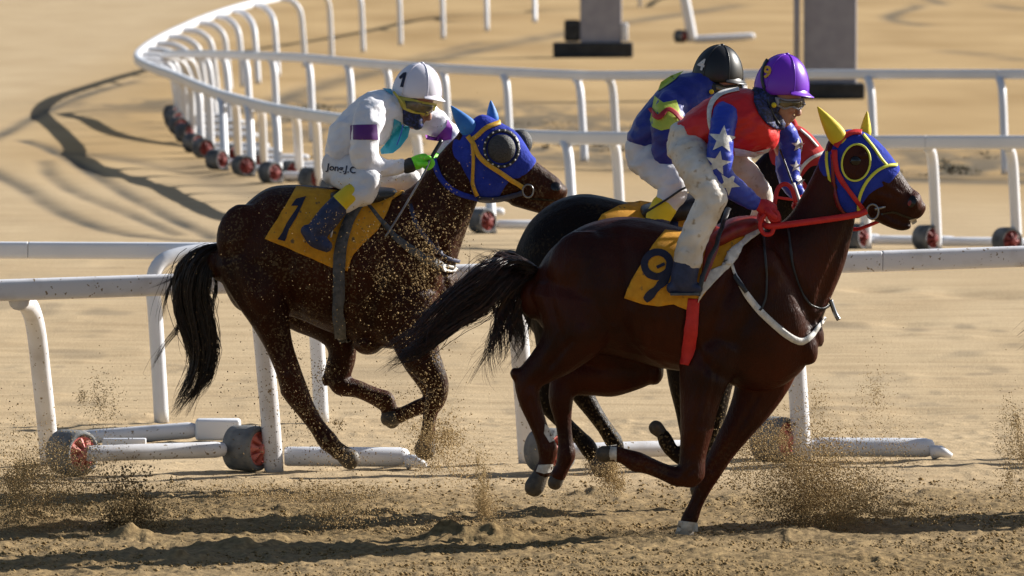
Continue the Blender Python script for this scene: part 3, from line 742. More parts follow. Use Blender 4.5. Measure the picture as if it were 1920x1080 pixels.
# ------------------------------------------------------------------ horses
def strands(name, mat_, parent, guides, Y, seed=1):
    """hair: guides = (points px,py,w,spread px; count; width px; curl px)"""
    rng = np.random.default_rng(seed); V = []; Fc = []
    for pts, count, wpx, curl in guides:
        G = catmull(pts, 6); L = len(G); nl = max(4, count // 14)
        locks = []
        for _ in range(nl):
            a = rng.uniform(0, 2 * math.pi); q = math.sqrt(rng.uniform(0, 1))
            locks.append((q * math.cos(a), q * math.sin(a), rng.uniform(-1, 1), rng.uniform(0, 6.28), rng.uniform(0.5, 1.5), curl * rng.uniform(0.5, 2.4), 1.0 - 0.55 * rng.uniform(0, 1) ** 1.4, rng.uniform(0.06, 0.2)))
        for si in range(count * 2):
            lk = locks[si % nl]; a = rng.uniform(0, 2 * math.pi); q = lk[7] * math.sqrt(rng.uniform(0, 1)); stray = rng.uniform() < 0.12
            if stray: q *= 3.2
            ox, oy, oz = lk[0] * .85 + q * math.cos(a), lk[1] * .85 + q * math.sin(a), lk[2] * .85 + q * math.sin(a * 2)
            end = lk[6] * rng.uniform(0.86, 1.02); start = rng.uniform(0, 0.3) if rng.uniform() < 0.3 else 0.0
            n = 15; ph = lk[3] + rng.normal(0, .35); fr = lk[4] * rng.uniform(.9, 1.1); cw = lk[5] * (1.8 if stray else 1.0); r0 = wpx * rng.uniform(.35, .62)
            for i in range(n):
                t = min(start + (end - start) * i / (n - 1), 1.0); k = t * (L - 1); ai = int(min(k, L - 2)); g = G[ai] * (1 - (k - ai)) + G[ai + 1] * (k - ai)
                sp = g[3]; env = t ** 1.3
                px = g[0] + ox * sp + cw * env * math.sin(fr * 7 * t + ph); py = g[1] + oy * sp + cw * env * 0.7 * math.sin(fr * 7.6 * t + ph * 1.7)
                w = g[2] + oz * sp / (F / Y) * 0.8
                c = at(px, py, Y + w); r = r0 / (F / Y) * (1.0 if i < n - 5 else (n - 1 - i) / 5.0 * 0.85 + 0.12)
                b = len(V)
                V += [(c.x - r, c.y, c.z), (c.x + r * 0.5, c.y + r, c.z + r * 0.5), (c.x + r * 0.5, c.y - r, c.z - r * 0.3)]
                if i: Fc += [(b - 3, b - 2, b + 1, b), (b - 2, b - 1, b + 2, b + 1), (b - 1, b - 3, b, b + 2)]
    return make(name, V, Fc, mat_, parent)

def hoof(root, Y, top, toe, heel_, w, rt, rb, mat_, sock=None):
    """a rounded, flared hoof: top centre px, sole centre px"""
    s = Sculpt(Y); dx, dy = toe[0] - top[0], toe[1] - top[1]; P = []
    for t, r in ((-0.2, rt * .78), (0.05, rt * .93), (0.45, (rt + rb) * .47), (0.8, rb * .9), (0.97, rb * .8)):
        P.append((top[0] + dx * t, top[1] + dy * t, w, r, r / s.S * .88))
    s.limb(P); return s.finish('hoof', mat_, root, .007, 3)[0]

def cone_ear(name, tip, b1, b2, Y, w, mat_, root, rd=0.035, lean=0.0):
    s = Sculpt(Y); bx, by = (b1[0] + b2[0]) / 2, (b1[1] + b2[1]) / 2; r = math.hypot(b1[0] - b2[0], b1[1] - b2[1]) / 2
    pts = []
    for t, k in ((-0.12, 0.8), (0.08, 1.0), (0.3, 0.92), (0.6, 0.62), (0.85, 0.30), (0.98, 0.10)):
        pts.append((bx + (tip[0] - bx) * t, by + (tip[1] - by) * t, w + lean * t, r * k, max(rd * k, 0.006)))
    s.limb(pts); return s.finish(name, mat_, root, voxel=0.006, smooth=2)[0]

def tubepx(name, pts, r, Y, mat_, parent, sub=5, n=8):
    """a cord or rod through px, py, depth offset points; r in metres"""
    m = Mesh(); P = [at(p[0], p[1], Y + p[2]) for p in pts]
    if len(P) > 2: P = [Vector(p) for p in catmull([tuple(p) for p in P], sub)]
    m.tube(P, r, n=n); return m.build(name, mat_, parent)

def ring(name, cx, cy, w, rx, ry, r, Y, mat_, parent, rot=0):
    m = Mesh(); P = []
    for j in range(25):
        q = 2 * math.pi * j / 24; x, y = rx * math.cos(q), ry * math.sin(q)
        P.append(at(cx + x * math.cos(rot) - y * math.sin(rot), cy + x * math.sin(rot) + y * math.cos(rot), Y + w))
    m.tube(P, r, n=8, cap=False); return m.build(name, mat_, parent)

def ellipse(cx, cy, rx, ry, rot=0, n=28):
    return [(cx + rx * math.cos(q) * math.cos(rot) - ry * math.sin(q) * math.sin(rot), cy + rx * math.cos(q) * math.sin(rot) + ry * math.sin(q) * math.cos(rot)) for q in [2 * math.pi * j / n for j in range(n)]]

def loop_strap(name, cx, cy, rx, ry, w, bvh, Y, mat_, parent, off=0.006, rot=0, thick=0.005):
    pts = ellipse(cx, cy, rx, ry, rot, 24); pts.append(pts[0])
    return strap(name, pts, w, bvh, Y, mat_, parent, off, thick, 2, 3)

def far_side(o, Y, name):
    """the same piece on the horse's other flank"""
    me = o.data.copy(); off = origin_of(o.parent)
    co = np.empty(len(me.vertices) * 3); me.vertices.foreach_get('co', co); co = co.reshape(-1, 3)
    co[:, 1] = 2 * (Y - off.y) - co[:, 1]; me.vertices.foreach_set('co', co.ravel()); me.flip_normals(); me.update()
    c = bpy.data.objects.new(name, me); COL.objects.link(c); c.parent = o.parent
    for md in o.modifiers:
        q = c.modifiers.new('t', 'SOLIDIFY'); q.thickness = md.thickness; q.offset = md.offset
    return c

# ---- number nine, nearest
Y9 = gy(1008)
horse9 = empty('horse', ground(1285, 1008), 'chestnut horse in a blue hood with yellow ears, nearest, wearing number 9', 'horse', 'galloping race horses')
def build_horse9():
    Y = Y9; root = horse9
    s = Sculpt(Y)
    s.tb([(1000, 520, 1006, 600, .10), (1030, 470, 1040, 640, .20), (1080, 430, 1086, 652, .265), (1130, 411, 1130, 664, .275), (1180, 406, 1186, 676, .275), (1230, 414, 1236, 690, .285),
          (1290, 428, 1286, 698, .285), (1340, 430, 1340, 712, .275), (1390, 424, 1400, 730, .25), (1435, 428, 1458, 728, .225), (1472, 470, 1505, 694, .185), (1500, 540, 1529, 650, .11)])
    s.tb([(1385, 432, 1520, 668, .17), (1440, 424, 1546, 588, .135), (1478, 405, 1580, 508, .11), (1512, 350, 1598, 440, .09), (1542, 290, 1606, 392, .08), (1566, 262, 1606, 360, .075)])
    s.tb([(1566, 258, 1560, 356, .075), (1596, 247, 1578, 396, .098), (1630, 258, 1610, 400, .105), (1662, 284, 1636, 402, .09), (1688, 320, 1655, 408, .072), (1708, 350, 1676, 418, .06), (1724, 362, 1694, 421, .058), (1730, 378, 1712, 412, .045)])
    s.limb([(1640, 398, 0, 14, .06), (1668, 414, 0, 12, .05), (1690, 423, 0, 10, .045), (1703, 424, 0, 7, .04)])          # lower jaw and lip
    s.ball(1712, 382, -.04, 15, 18, .035); s.ball(1712, 382, .04, 15, 18, .035)                                        # nostrils
    s.ball(1590, 368, -.05, 26, 30, .05); s.ball(1590, 368, .05, 26, 30, .05)                                          # cheeks
    s.ball(1618, 292, -.085, 16, 12, .03)
    # forelegs: near one folded, far one on the ground
    s.limb([(1345, 640, -.13, 68, .13), (1322, 700, -.15, 50, .11), (1312, 752, -.16, 38, .09), (1306, 805, -.16, 31), (1299, 855, -.15, 25), (1296, 888, -.15, 26), (1290, 898, -.15, 22)])
    s.limb([(1296, 890, -.15, 22), (1270, 894, -.15, 19), (1240, 883, -.145, 16), (1213, 872, -.14, 17), (1193, 866, -.14, 20), (1168, 855, -.14, 15), (1150, 850, -.14, 16)])
    s.limb([(1440, 650, .12, 70, .13), (1432, 705, .12, 56, .11), (1412, 755, .12, 42, .09), (1385, 800, .12, 31), (1357, 843, .12, 24), (1333, 885, .12, 20), (1318, 915, .12, 16), (1305, 945, .12, 13.5), (1294, 971, .12, 16), (1287, 988, .12, 15)])
    # hind legs: near one hanging, far one drawn forward
    s.limb([(1085, 560, -.12, 92, .16), (1078, 620, -.15, 68, .14), (1050, 660, -.15, 46, .11), (1016, 690, -.15, 33, .07), (990, 716, -.15, 27, .055), (992, 748, -.15, 21), (1005, 785, -.15, 17.5), (1017, 816, -.15, 16), (1027, 842, -.15, 19), (1024, 866, -.15, 15), (1016, 886, -.15, 16)])
    s.ball(968, 703, -.15, 11, 15, .035, 0.5)
    s.limb([(1110, 580, .12, 90, .15), (1165, 650, .14, 72, .13), (1205, 695, .15, 40, .10), (1160, 700, .15, 42, .10), (1105, 705, .15, 38, .085), (1062, 715, .15, 34, .06), (1052, 745, .15, 24), (1056, 790, .15, 16), (1060, 825, .15, 14.5), (1062, 852, .15, 18), (1055, 875, .15, 14), (1046, 892, .15, 15)])
    s.ball(1225, 697, .13, 20, 26, .08)
    s.ball(1405, 560, -.165, 62, 105, .075, -.3); s.ball(1330, 630, -.175, 40, 60, .08)      # shoulder, elbow
    s.ball(1095, 510, -.16, 70, 80, .105)                                                   # haunch
    s.ball(1505, 640, -.07, 26, 48, .08, .35); s.ball(1505, 640, .07, 26, 48, .08, .35)  # breast
    cv = [([(1398, 448), (1374, 520), (1348, 590), (1330, 640)], 13, -.022), ([(1450, 450), (1498, 540), (1524, 605)], 12, -.018), ([(1592, 425), (1562, 500), (1532, 575)], 9, -.016), ([(1440, 520), (1412, 580), (1380, 640)], 14, -.014),
          ([(1160, 440), (1176, 520), (1166, 600), (1192, 660)], 15, -.024), ([(1022, 505), (1036, 580), (1052, 640), (1030, 682)], 11, -.018), ([(1100, 440), (1085, 520), (1092, 600)], 14, -.012), ([(1298, 640), (1330, 690), (1372, 712)], 11, -.02),
          ([(1325, 680), (1312, 760), (1300, 835)], 7, -.012), ([(1345, 690), (1334, 750), (1318, 800)], 6, -.008), ([(1072, 640), (1030, 690), (998, 722)], 7, -.012), ([(1420, 745), (1370, 830), (1336, 880)], 7, -.010), ([(1314, 920), (1294, 966)], 4, -.007), ([(996, 750), (1010, 800), (1022, 834)], 4.5, -.009), ([(1268, 890), (1210, 872)], 4.5, -.009),
          ([(1252, 690), (1190, 650), (1150, 612)], 3.5, .006), ([(1480, 470), (1500, 520), (1512, 570)], 3.5, .005), ([(1648, 366), (1668, 372)], 5, .008), ([(1640, 330), (1668, 350), (1690, 365)], 4, .005), ([(1300, 880), (1285, 895)], 5, -.008), ([(1320, 905), (1308, 895)], 5, .006)]
    cv += [([(x, 520), (x - 14, 640)], 7, -.007) for x in range(1212, 1300, 21)]
    body, bvh = s.finish('body', M['chestnut'], root, voxel=0.0095, smooth=5, carve=cv)
    # hooves and socks
    hoof(root, Y, (1286, 990), (1282, 1010), None, .12, 17, 21, M['hoof_pale'])
    hoof(root, Y, (1154, 850), (1126, 852), None, -.14, 14, 18, M['hoof'])
    hoof(root, Y, (1018, 882), (998, 920), None, -.15, 15, 21, M['hoof'])
    hoof(root, Y, (1049, 888), (1038, 910), None, .15, 13, 16, M['hoof'])
    patch('sock', [(1010, 872), (1036, 870), (1036, 884), (1020, 888), (1006, 884)], bvh, Y, M['white_hair'], root, .004, 6)
    patch('sock', [(1021, 795), (1027, 800), (1040, 826), (1030, 830), (1020, 812)], bvh, Y, M['white_hair'], root, .003, 6)
    patch('sock', [(1273, 976), (1308, 980), (1308, 996), (1268, 996)], bvh, Y, M['white_hair'], root, .004, 6)
    patch('sock', [(1142, 836), (1156, 834), (1156, 866), (1142, 866)], bvh, Y, M['white_hair'], root, .004, 6)
    patch('nostril', ellipse(1710, 378, 7, 11, .3), bvh, Y, M['eye'], root, .003, 5)
    patch('nostril_lining', ellipse(1706, 381, 3.2, 5, .3), bvh, Y, M['red_leather'], root, .005, 4)
    strap('mouth_line', [(1652, 402), (1675, 398), (1692, 404), (1712, 410)], [3, 4, 4, 3], bvh, Y, M['eye'], root, .003, 0)
    patch('lip_patch', [(1704, 412), (1718, 408), (1719, 415), (1710, 422)], bvh, Y, M['white_hair'], root, .004, 5)
    # tail
    strands('tail', M['hair_brown'], root, [
        ([(1004, 508, 0, 10), (965, 506, 0, 28), (930, 522, -.02, 42), (890, 562, -.05, 48), (845, 590, -.1, 44), (795, 636, -.15, 36), (750, 656, -.2, 26), (706, 684, -.22, 15)], 620, 1.8, 11),
        ([(1000, 515, 0, 14), (970, 535, 0, 30), (950, 570, 0, 30), (935, 610, -.03, 30), (915, 650, -.05, 34), (905, 695, -.05, 30)], 130, 1.3, 18),
        ([(1000, 520, 0, 10), (985, 560, 0, 14), (972, 600, 0, 16), (968, 650, 0, 20), (950, 695, 0, 20)], 80, 1.3, 15),
        ([(990, 505, 0, 12), (950, 490, 0, 18), (915, 485, 0, 16), (885, 478, 0, 14)], 40, 1.0, 8),
        ([(925, 520, 0, 20), (860, 560, -.1, 30), (800, 575, -.1, 28), (768, 600, -.1, 26)], 60, 0.9, 16),
        ([(930, 510, 0, 10), (890, 540, 0, 6), (878, 500, 0, 4), (882, 450, 0, 3)], 4, 1.0, 3)], Y, 3)
    # hood
    h = Sculpt(Y)
    h.tb([(1556, 274, 1554, 352, .082), (1571, 250, 1566, 372, .094), (1597, 242, 1580, 402, .106), (1632, 253, 1600, 404, .113), (1660, 278, 1608, 398, .104), (1679, 303, 1622, 386, .09)])
    h.ball(1590, 368, -.055, 28, 33, .052); h.ball(1590, 368, .055, 28, 33, .052)
    hood, hb = h.finish('hood', M['blue_hood'], root, voxel=0.008, smooth=3)
    patch('eye_opening', ellipse(1605, 305, 25, 33, .15), hb, Y, M['chestnut'], hood, .004, 7)
    loop_strap('eye_trim', 1605, 305, 26, 34, 3.4, hb, Y, M['yellow_trim'], hood, .006, .15)
    strap('front_trim', [(1609, 400), (1610, 375), (1622, 345), (1642, 322), (1664, 311), (1681, 310)], 5.5, hb, Y, M['yellow_trim'], hood, .006)
    strap('crest_trim', [(1618, 253), (1636, 275), (1652, 298), (1664, 312)], 4.5, hb, Y, M['yellow_trim'], hood, .005)
    strap('rear_trim', [(1551, 285), (1551, 310), (1558, 345), (1568, 380)], 5, hb, Y, M['yellow_trim'], hood, .006)
    e = Sculpt(Y); e.ball(1604, 302, -.100, 12, 10, .022); e.finish('eye', M['eye'], root, .005, 1)
    n = cone_ear('ear_cover', (1532, 199), (1562, 274), (1584, 246), Y, -.05, M['yellow'], hood)
    cone_ear('ear_cover', (1626, 207), (1612, 250), (1633, 256), Y, .06, M['yellow'], hood)
    strap('browband', [(1568, 276), (1580, 260), (1598, 250), (1615, 250)], 8, hb, Y, M['red_web'], hood, .008)
    # bridle, rein, bit
    strap('cheek_strap', [(1566, 282), (1570, 320), (1590, 355), (1610, 382), (1622, 396)], 9, hb, Y, M['red_web'], root, .010)
    strap('throat_strap', [(1562, 290), (1564, 340), (1572, 380), (1585, 402)], 6, hb, Y, M['red_leather'], root, .009)
    ring('bit_ring', 1636, 397, -.10, 11, 14, .006, Y, M['steel'], root)
    tubepx('bit_bar', [(1640, 392, -.1), (1660, 388, -.085)], .008, Y, M['steel'], root)
    tubepx('rein', [(1624, 396, -.115), (1608, 402, -.13), (1560, 410, -.17), (1500, 418, -.2), (1448, 424, -.2), (1432, 420, -.16), (1425, 405, -.12), (1436, 392, -.1)], .017, Y, M['red_web'], root)
    tubepx('rein', [(1652, 413, .06), (1625, 424, .08), (1600, 430, .1), (1540, 420, .12)], .010, Y, M['red_web'], root)
    tubepx('rein_loop', [(1436, 400, -.2), (1425, 420, -.2), (1432, 438, -.2), (1446, 438, -.2), (1452, 424, -.2)], .012, Y, M['red_web'], root)
    tubepx('rein_loop', [(1452, 385, -.05), (1458, 355, -.05), (1472, 345, -.05), (1485, 355, -.05), (1492, 380, -.05)], .012, Y, M['red_web'], root)
    # saddle cloth, saddle, straps
    cl = patch('saddle_cloth', [(1246, 434), (1285, 437), (1320, 440), (1360, 432), (1395, 412), (1428, 424), (1424, 436), (1380, 470), (1352, 505), (1325, 545), (1304, 574), (1290, 582), (1262, 570), (1235, 574), (1205, 570), (1169, 558), (1186, 525), (1205, 490), (1224, 460)], bvh, Y, M['cloth_yellow'], root, .012, 9, .008)
    far_side(cl, Y, 'saddle_cloth')
    patch('number_pad', [(1424, 422), (1432, 434), (1396, 464), (1372, 494), (1345, 524), (1318, 552), (1308, 568), (1312, 545), (1318, 520), (1330, 508), (1352, 500), (1366, 498), (1366, 472), (1385, 455)], bvh, Y, M['white_web'], root, .022, 8, .008)
    nine = empty_part = None
    q = [(1232 + 24 * math.cos(a), 497 + 22 * math.sin(a)) for a in [2 * math.pi * j / 20 for j in range(21)]]
    num = strap('number_nine', q, 13, bvh, Y, M['navy_print'], root, .0165, 0, 2, 3)
    strap('number_nine_stroke', [(1256, 494), (1250, 520), (1232, 540), (1210, 562)], 14, bvh, Y, M['navy_print'], num, .0175, 0)
    strap('number_nine_tick', [(1231, 503), (1246, 496)], 6, bvh, Y, M['navy_print'], num, .018, 0)
    g = strap('girth', [(1300, 560), (1297, 600), (1292, 650), (1286, 684)], [23, 25, 27, 14], bvh, Y, M['red_web'], root, .012, .008)
    far_side(g, Y, 'girth')
    sd = Sculpt(Y)
    sd.tb([(1312, 438, 1316, 470, .22), (1340, 424, 1345, 470, .23), (1375, 408, 1380, 452, .2), (1410, 404, 1418, 436, .14), (1426, 406, 1430, 426, .08)])
    sadd, sb = sd.finish('saddle', M['red_leather'], root, .009, 3)
    strap('stirrup_leather', [(1372, 425), (1352, 455), (1338, 480), (1322, 505), (1312, 530), (1305, 556)], 8, bvh, Y, M['black_leather'], root, .10, .006)
    strap('saddle_flap', [(1345, 440), (1335, 470), (1325, 500), (1316, 530)], [26, 24, 18, 10], bvh, Y, M['red_leather'], root, .045, .01)
    strap('breast_strap', [(1362, 466), (1372, 500), (1384, 525), (1400, 553), (1420, 578), (1446, 604), (1475, 628), (1500, 640), (1518, 632), (1532, 615), (1546, 594)], [6, 6, 8, 12, 13, 13, 13, 13, 10, 7, 5], bvh, Y, M['white_web'], root, .007, .003)
    strap('strap_buckle', [(1376, 516), (1388, 534), (1398, 548)], 8, bvh, Y, M['black_leather'], root, .018, .006)
    strap('neck_strap', [(1430, 440), (1436, 500), (1437, 550), (1430, 575), (1424, 582)], 4, bvh, Y, M['black_leather'], root, .008, .005)
    strap('martingale', [(1478, 430), (1488, 500), (1510, 560), (1535, 578), (1552, 572), (1558, 563)], 4, bvh, Y, M['black_leather'], root, .008, .005)
    tubepx('hanging_tag', [(1557, 562, -.02), (1565, 585, -.02), (1573, 600, -.02)], .012, Y, M['steel'], root)
    return root
build_horse9()

# ---- number one, furthest left
Y1 = gy(915)
horse1 = empty('horse', ground(660, 915), 'bay horse in a blue hood with dark eye cups, spattered with sand, wearing number 1', 'horse', 'galloping race horses')
def build_horse1():
    Y = Y1; root = horse1
    s = Sculpt(Y)
    s.tb([(407, 468, 416, 530, .10), (428, 425, 440, 575, .19), (458, 385, 475, 590, .25), (500, 353, 520, 590, .27), (545, 346, 560, 598, .275), (600, 349, 605, 618, .28),
          (655, 356, 650, 634, .285), (705, 362, 700, 648, .275), (750, 358, 748, 655, .25), (785, 366, 792, 640, .215), (812, 410, 825, 600, .17), (830, 470, 845, 560, .10)])
    s.tb([(730, 370, 838, 580, .17), (768, 352, 853, 505, .13), (795, 326, 866, 458, .11), (822, 290, 884, 408, .09), (848, 262, 896, 378, .08), (872, 240, 905, 360, .075)])
    s.tb([(872, 238, 868, 340, .075), (902, 219, 890, 368, .098), (938, 236, 922, 374, .105), (970, 255, 950, 379, .09), (996, 293, 972, 383, .072), (1022, 315, 998, 387, .062), (1045, 332, 1020, 391, .06), (1059, 348, 1040, 384, .046)])
    s.limb([(965, 374, 0, 13, .055), (1000, 386, 0, 11, .05), (1022, 394, 0, 9, .042)])
    s.ball(1040, 356, -.04, 14, 15, .034); s.ball(1040, 356, .04, 14, 15, .034)
    s.ball(908, 345, -.05, 26, 28, .05); s.ball(908, 345, .05, 26, 28, .05)
    # forelegs
    s.limb([(762, 560, -.14, 62, .12), (775, 620, -.15, 50, .11), (788, 665, -.15, 38, .085), (806, 695, -.15, 29), (820, 722, -.15, 22), (818, 745, -.15, 20), (808, 770, -.15, 14.5), (804, 795, -.15, 13), (803, 810, -.15, 14.5), (801, 822, -.15, 14)])
    s.limb([(768, 600, .13, 52, .11), (786, 670, .13, 36, .08), (806, 715, .13, 25), (818, 748, .13, 20), (812, 760, .13, 18), (790, 762, .13, 16), (765, 772, .13, 14), (748, 780, .13, 15)])
    # hind legs
    s.limb([(470, 480, -.10, 72, .15), (490, 545, -.14, 56, .14), (507, 600, -.15, 37, .11), (524, 650, -.15, 26, .075), (540, 694, -.15, 24), (553, 733, -.15, 25), (573, 767, -.15, 19), (595, 800, -.15, 16), (614, 826, -.15, 19), (628, 840, -.15, 16), (638, 848, -.15, 17)])
    s.ball(534, 732, -.15, 9, 13, .03)
    s.limb([(510, 500, .12, 80, .15), (580, 570, .15, 62, .13), (628, 618, .16, 38, .10), (642, 660, .15, 27, .08), (634, 700, .15, 26, .06), (640, 722, .15, 21), (672, 730, .15, 17), (700, 742, .15, 17), (722, 752, .15, 20), (730, 768, .15, 15), (728, 778, .15, 14)])
    s.ball(611, 712, .15, 8, 13, .03)
    s.ball(690, 640, 0, 30, 26, .15)
    s.ball(775, 520, -.15, 52, 90, .075, -.25); s.ball(460, 450, -.14, 55, 70, .10)
    s.ball(832, 540, -.07, 20, 45, .07, .1); s.ball(832, 540, .07, 20, 45, .07, .1)
    cv = [([(745, 400), (726, 470), (706, 540), (690, 600)], 12, -.022), ([(790, 400), (824, 480), (840, 540)], 11, -.018), ([(886, 400), (862, 460), (846, 510)], 8, -.016), ([(525, 400), (546, 470), (536, 540), (560, 590)], 14, -.024),
          ([(425, 470), (446, 540), (476, 600)], 10, -.018), ([(485, 400), (475, 470), (485, 540)], 12, -.012), ([(786, 650), (812, 704)], 6, -.010), ([(502, 592), (536, 694)], 7, -.012), ([(566, 768), (610, 822)], 4.5, -.009), ([(812, 755), (803, 800)], 4, -.008), ([(962, 352), (985, 357)], 5, .007), ([(960, 320), (1000, 340)], 4, .005), ([(660, 600), (690, 635), (720, 650)], 10, -.018)]
    cv += [([(x, 480), (x - 12, 590)], 7, -.007) for x in range(572, 680, 21)]
    body, bvh = s.finish('body', M['bay'], root, voxel=0.0095, smooth=5, carve=cv)
    hoof(root, Y, (640, 848), (662, 866), None, -.15, 17, 22, M['hoof'])
    hoof(root, Y, (801, 822), (795, 850), None, -.15, 16, 23, M['hoof'])
    hoof(root, Y, (750, 780), (722, 786), None, .13, 15, 17, M['hoof'])
    hoof(root, Y, (727, 776), (738, 794), None, .16, 15, 17, M['hoof'])
    patch('nostril', ellipse(1042, 350, 9, 8, .3), bvh, Y, M['eye'], root, .003, 5)
    strap('mouth_line', [(992, 372), (1015, 374), (1040, 376)], [3, 4, 3], bvh, Y, M['eye'], root, .003, 0)
    strands('tail', M['hair'], root, [
        ([(416, 462, 0, 8), (385, 480, 0, 22), (362, 515, 0, 34), (356, 565, 0, 34), (368, 620, 0, 32), (376, 668, 0, 28), (370, 705, 0, 25), (352, 740, 0, 18), (334, 776, 0, 9)], 560, 1.7, 9),
        ([(405, 470, 0, 14), (360, 500, 0, 26), (340, 550, 0, 22), (335, 610, 0, 20), (325, 650, 0, 18), (312, 690, 0, 16)], 80, 1.1, 20),
        ([(410, 480, 0, 14), (400, 530, 0, 24), (402, 570, 0, 22), (395, 610, 0, 22)], 50, 1.0, 10),
        ([(400, 465, 0, 10), (360, 492, 0, 14), (325, 515, 0, 14), (285, 532, 0, 8)], 24, 0.9, 6)], Y, 5)
    h = Sculpt(Y)
    h.tb([(862, 254, 862, 330, .08), (877, 233, 872, 350, .094), (904, 214, 892, 374, .106), (940, 230, 914, 378, .113), (971, 250, 932, 378, .104), (997, 290, 948, 352, .09)])
    h.ball(908, 345, -.055, 28, 30, .052); h.ball(908, 345, .055, 28, 30, .052)
    hood, hb = h.finish('hood', M['blue_hood'], root, voxel=0.008, smooth=3)
    both = BVHTree.FromPolygons([v.co + origin_of(root) for o in (body, hood) for v in o.data.vertices],
        [tuple(p.vertices) for p in body.data.polygons] + [tuple(i + len(body.data.vertices) for i in p.vertices) for p in hood.data.polygons])
    for w, name in ((-.105, 'eye_cup'), (.10, 'eye_cup')):
        e = Sculpt(Y)
        if w < 0: e.ball(940, 279, w, 27, 28, .045)
        else: e.ball(975, 268, w, 24, 26, .045)
        ec, eb = e.finish(name, M['eye_cup'], hood, .006, 2)
    m = loop_strap('eye_cup_rim', 940, 279, 31, 33, 6, hb, Y, M['black_leather'], hood, .006)
    for j in range(18):
        a = 2 * math.pi * j / 18; q = Sculpt(Y); c = cast(hb, 940 + 32 * math.cos(a), 279 + 33 * math.sin(a), Y, .012)
        mm = Mesh(); mm.tube([c + Vector((0, .004, 0)), c, c - Vector((0, .003, 0))], [.005, .006, .003], n=6); mm.build('stud', M['white_web'], hood)
    cone_ear('ear_cover', (845, 198), (866, 252), (897, 236), Y, -.05, M['blue_ear'], hood)
    cone_ear('ear_cover', (920, 187), (913, 222), (935, 230), Y, .06, M['blue_ear'], hood)
    strap('browband', [(880, 266), (895, 255), (912, 240), (937, 231)], 8, hb, Y, M['yellow_strap'], hood, .008)
    strap('cheek_strap', [(878, 256), (888, 270), (897, 290), (912, 306), (940, 325), (962, 340), (981, 352)], 9, both, Y, M['yellow_strap'], root, .009)
    strap('throat_strap', [(886, 270), (888, 300), (887, 335), (890, 352), (896, 366)], 6, both, Y, M['yellow_strap'], root, .009)
    strap('noseband', [(896, 371), (920, 373), (950, 369), (982, 360)], 9, both, Y, M['navy_leather'], root, .008)
    strap('neck_strap', [(815, 300), (824, 330), (842, 352), (866, 365), (896, 372)], 10, bvh, Y, M['blue_hood'], root, .010)
    ring('bit_ring', 990, 358, -.09, 10, 12, .005, Y, M['steel'], root)
    tubepx('rein', [(988, 364, .09), (950, 352, .16), (880, 330, .18), (815, 306, .1)], .007, Y, M['navy_leather'], root)
    cl = patch('saddle_cloth', [(556, 352), (600, 356), (650, 362), (700, 368), (735, 366), (757, 362), (735, 376), (725, 400), (709, 431), (680, 458), (663, 477), (656, 495), (651, 508), (624, 502), (560, 474), (497, 448), (515, 418), (535, 388)], bvh, Y, M['cloth_yellow'], root, .012, 9, .008)
    far_side(cl, Y, 'saddle_cloth')
    patch('number_one', [(574, 371), (555, 376), (546, 388), (559, 388), (520, 449), (532, 453), (556, 408)], bvh, Y, M['navy_print'], root, .016, 9)
    g = strap('girth', [(690, 374), (668, 392), (650, 425), (638, 470), (634, 520), (636, 580), (641, 625), (646, 640)], [16, 18, 20, 22, 22, 21, 20, 18], bvh, Y, M['grey_web'], root, .024, .008)
    sd = Sculpt(Y)
    sd.tb([(625, 356, 628, 380, .22), (660, 352, 662, 385, .23), (700, 350, 702, 385, .2), (735, 352, 737, 376, .12)])
    sd.finish('saddle', M['black_leather'], root, .009, 3)
    strap('breast_strap', [(690, 385), (715, 415), (745, 448), (780, 475), (810, 492), (835, 503), (852, 505)], [6, 8, 12, 16, 16, 16, 14], bvh, Y, M['grey_web'], root, .010, .006)
    loop_strap('strap_ring', 838, 504, 12, 6, 5, bvh, Y, M['white_web'], root, .018, .25, .008)
    strap('martingale', [(768, 385), (778, 420), (795, 445), (812, 465), (835, 482), (858, 490)], 7, bvh, Y, M['navy_leather'], root, .012, .005)
    tubepx('rein_tail', [(688, 384, -.3), (650, 392, -.33), (628, 415, -.33), (620, 445, -.33)], .006, Y, M['white_web'], root)
build_horse1()

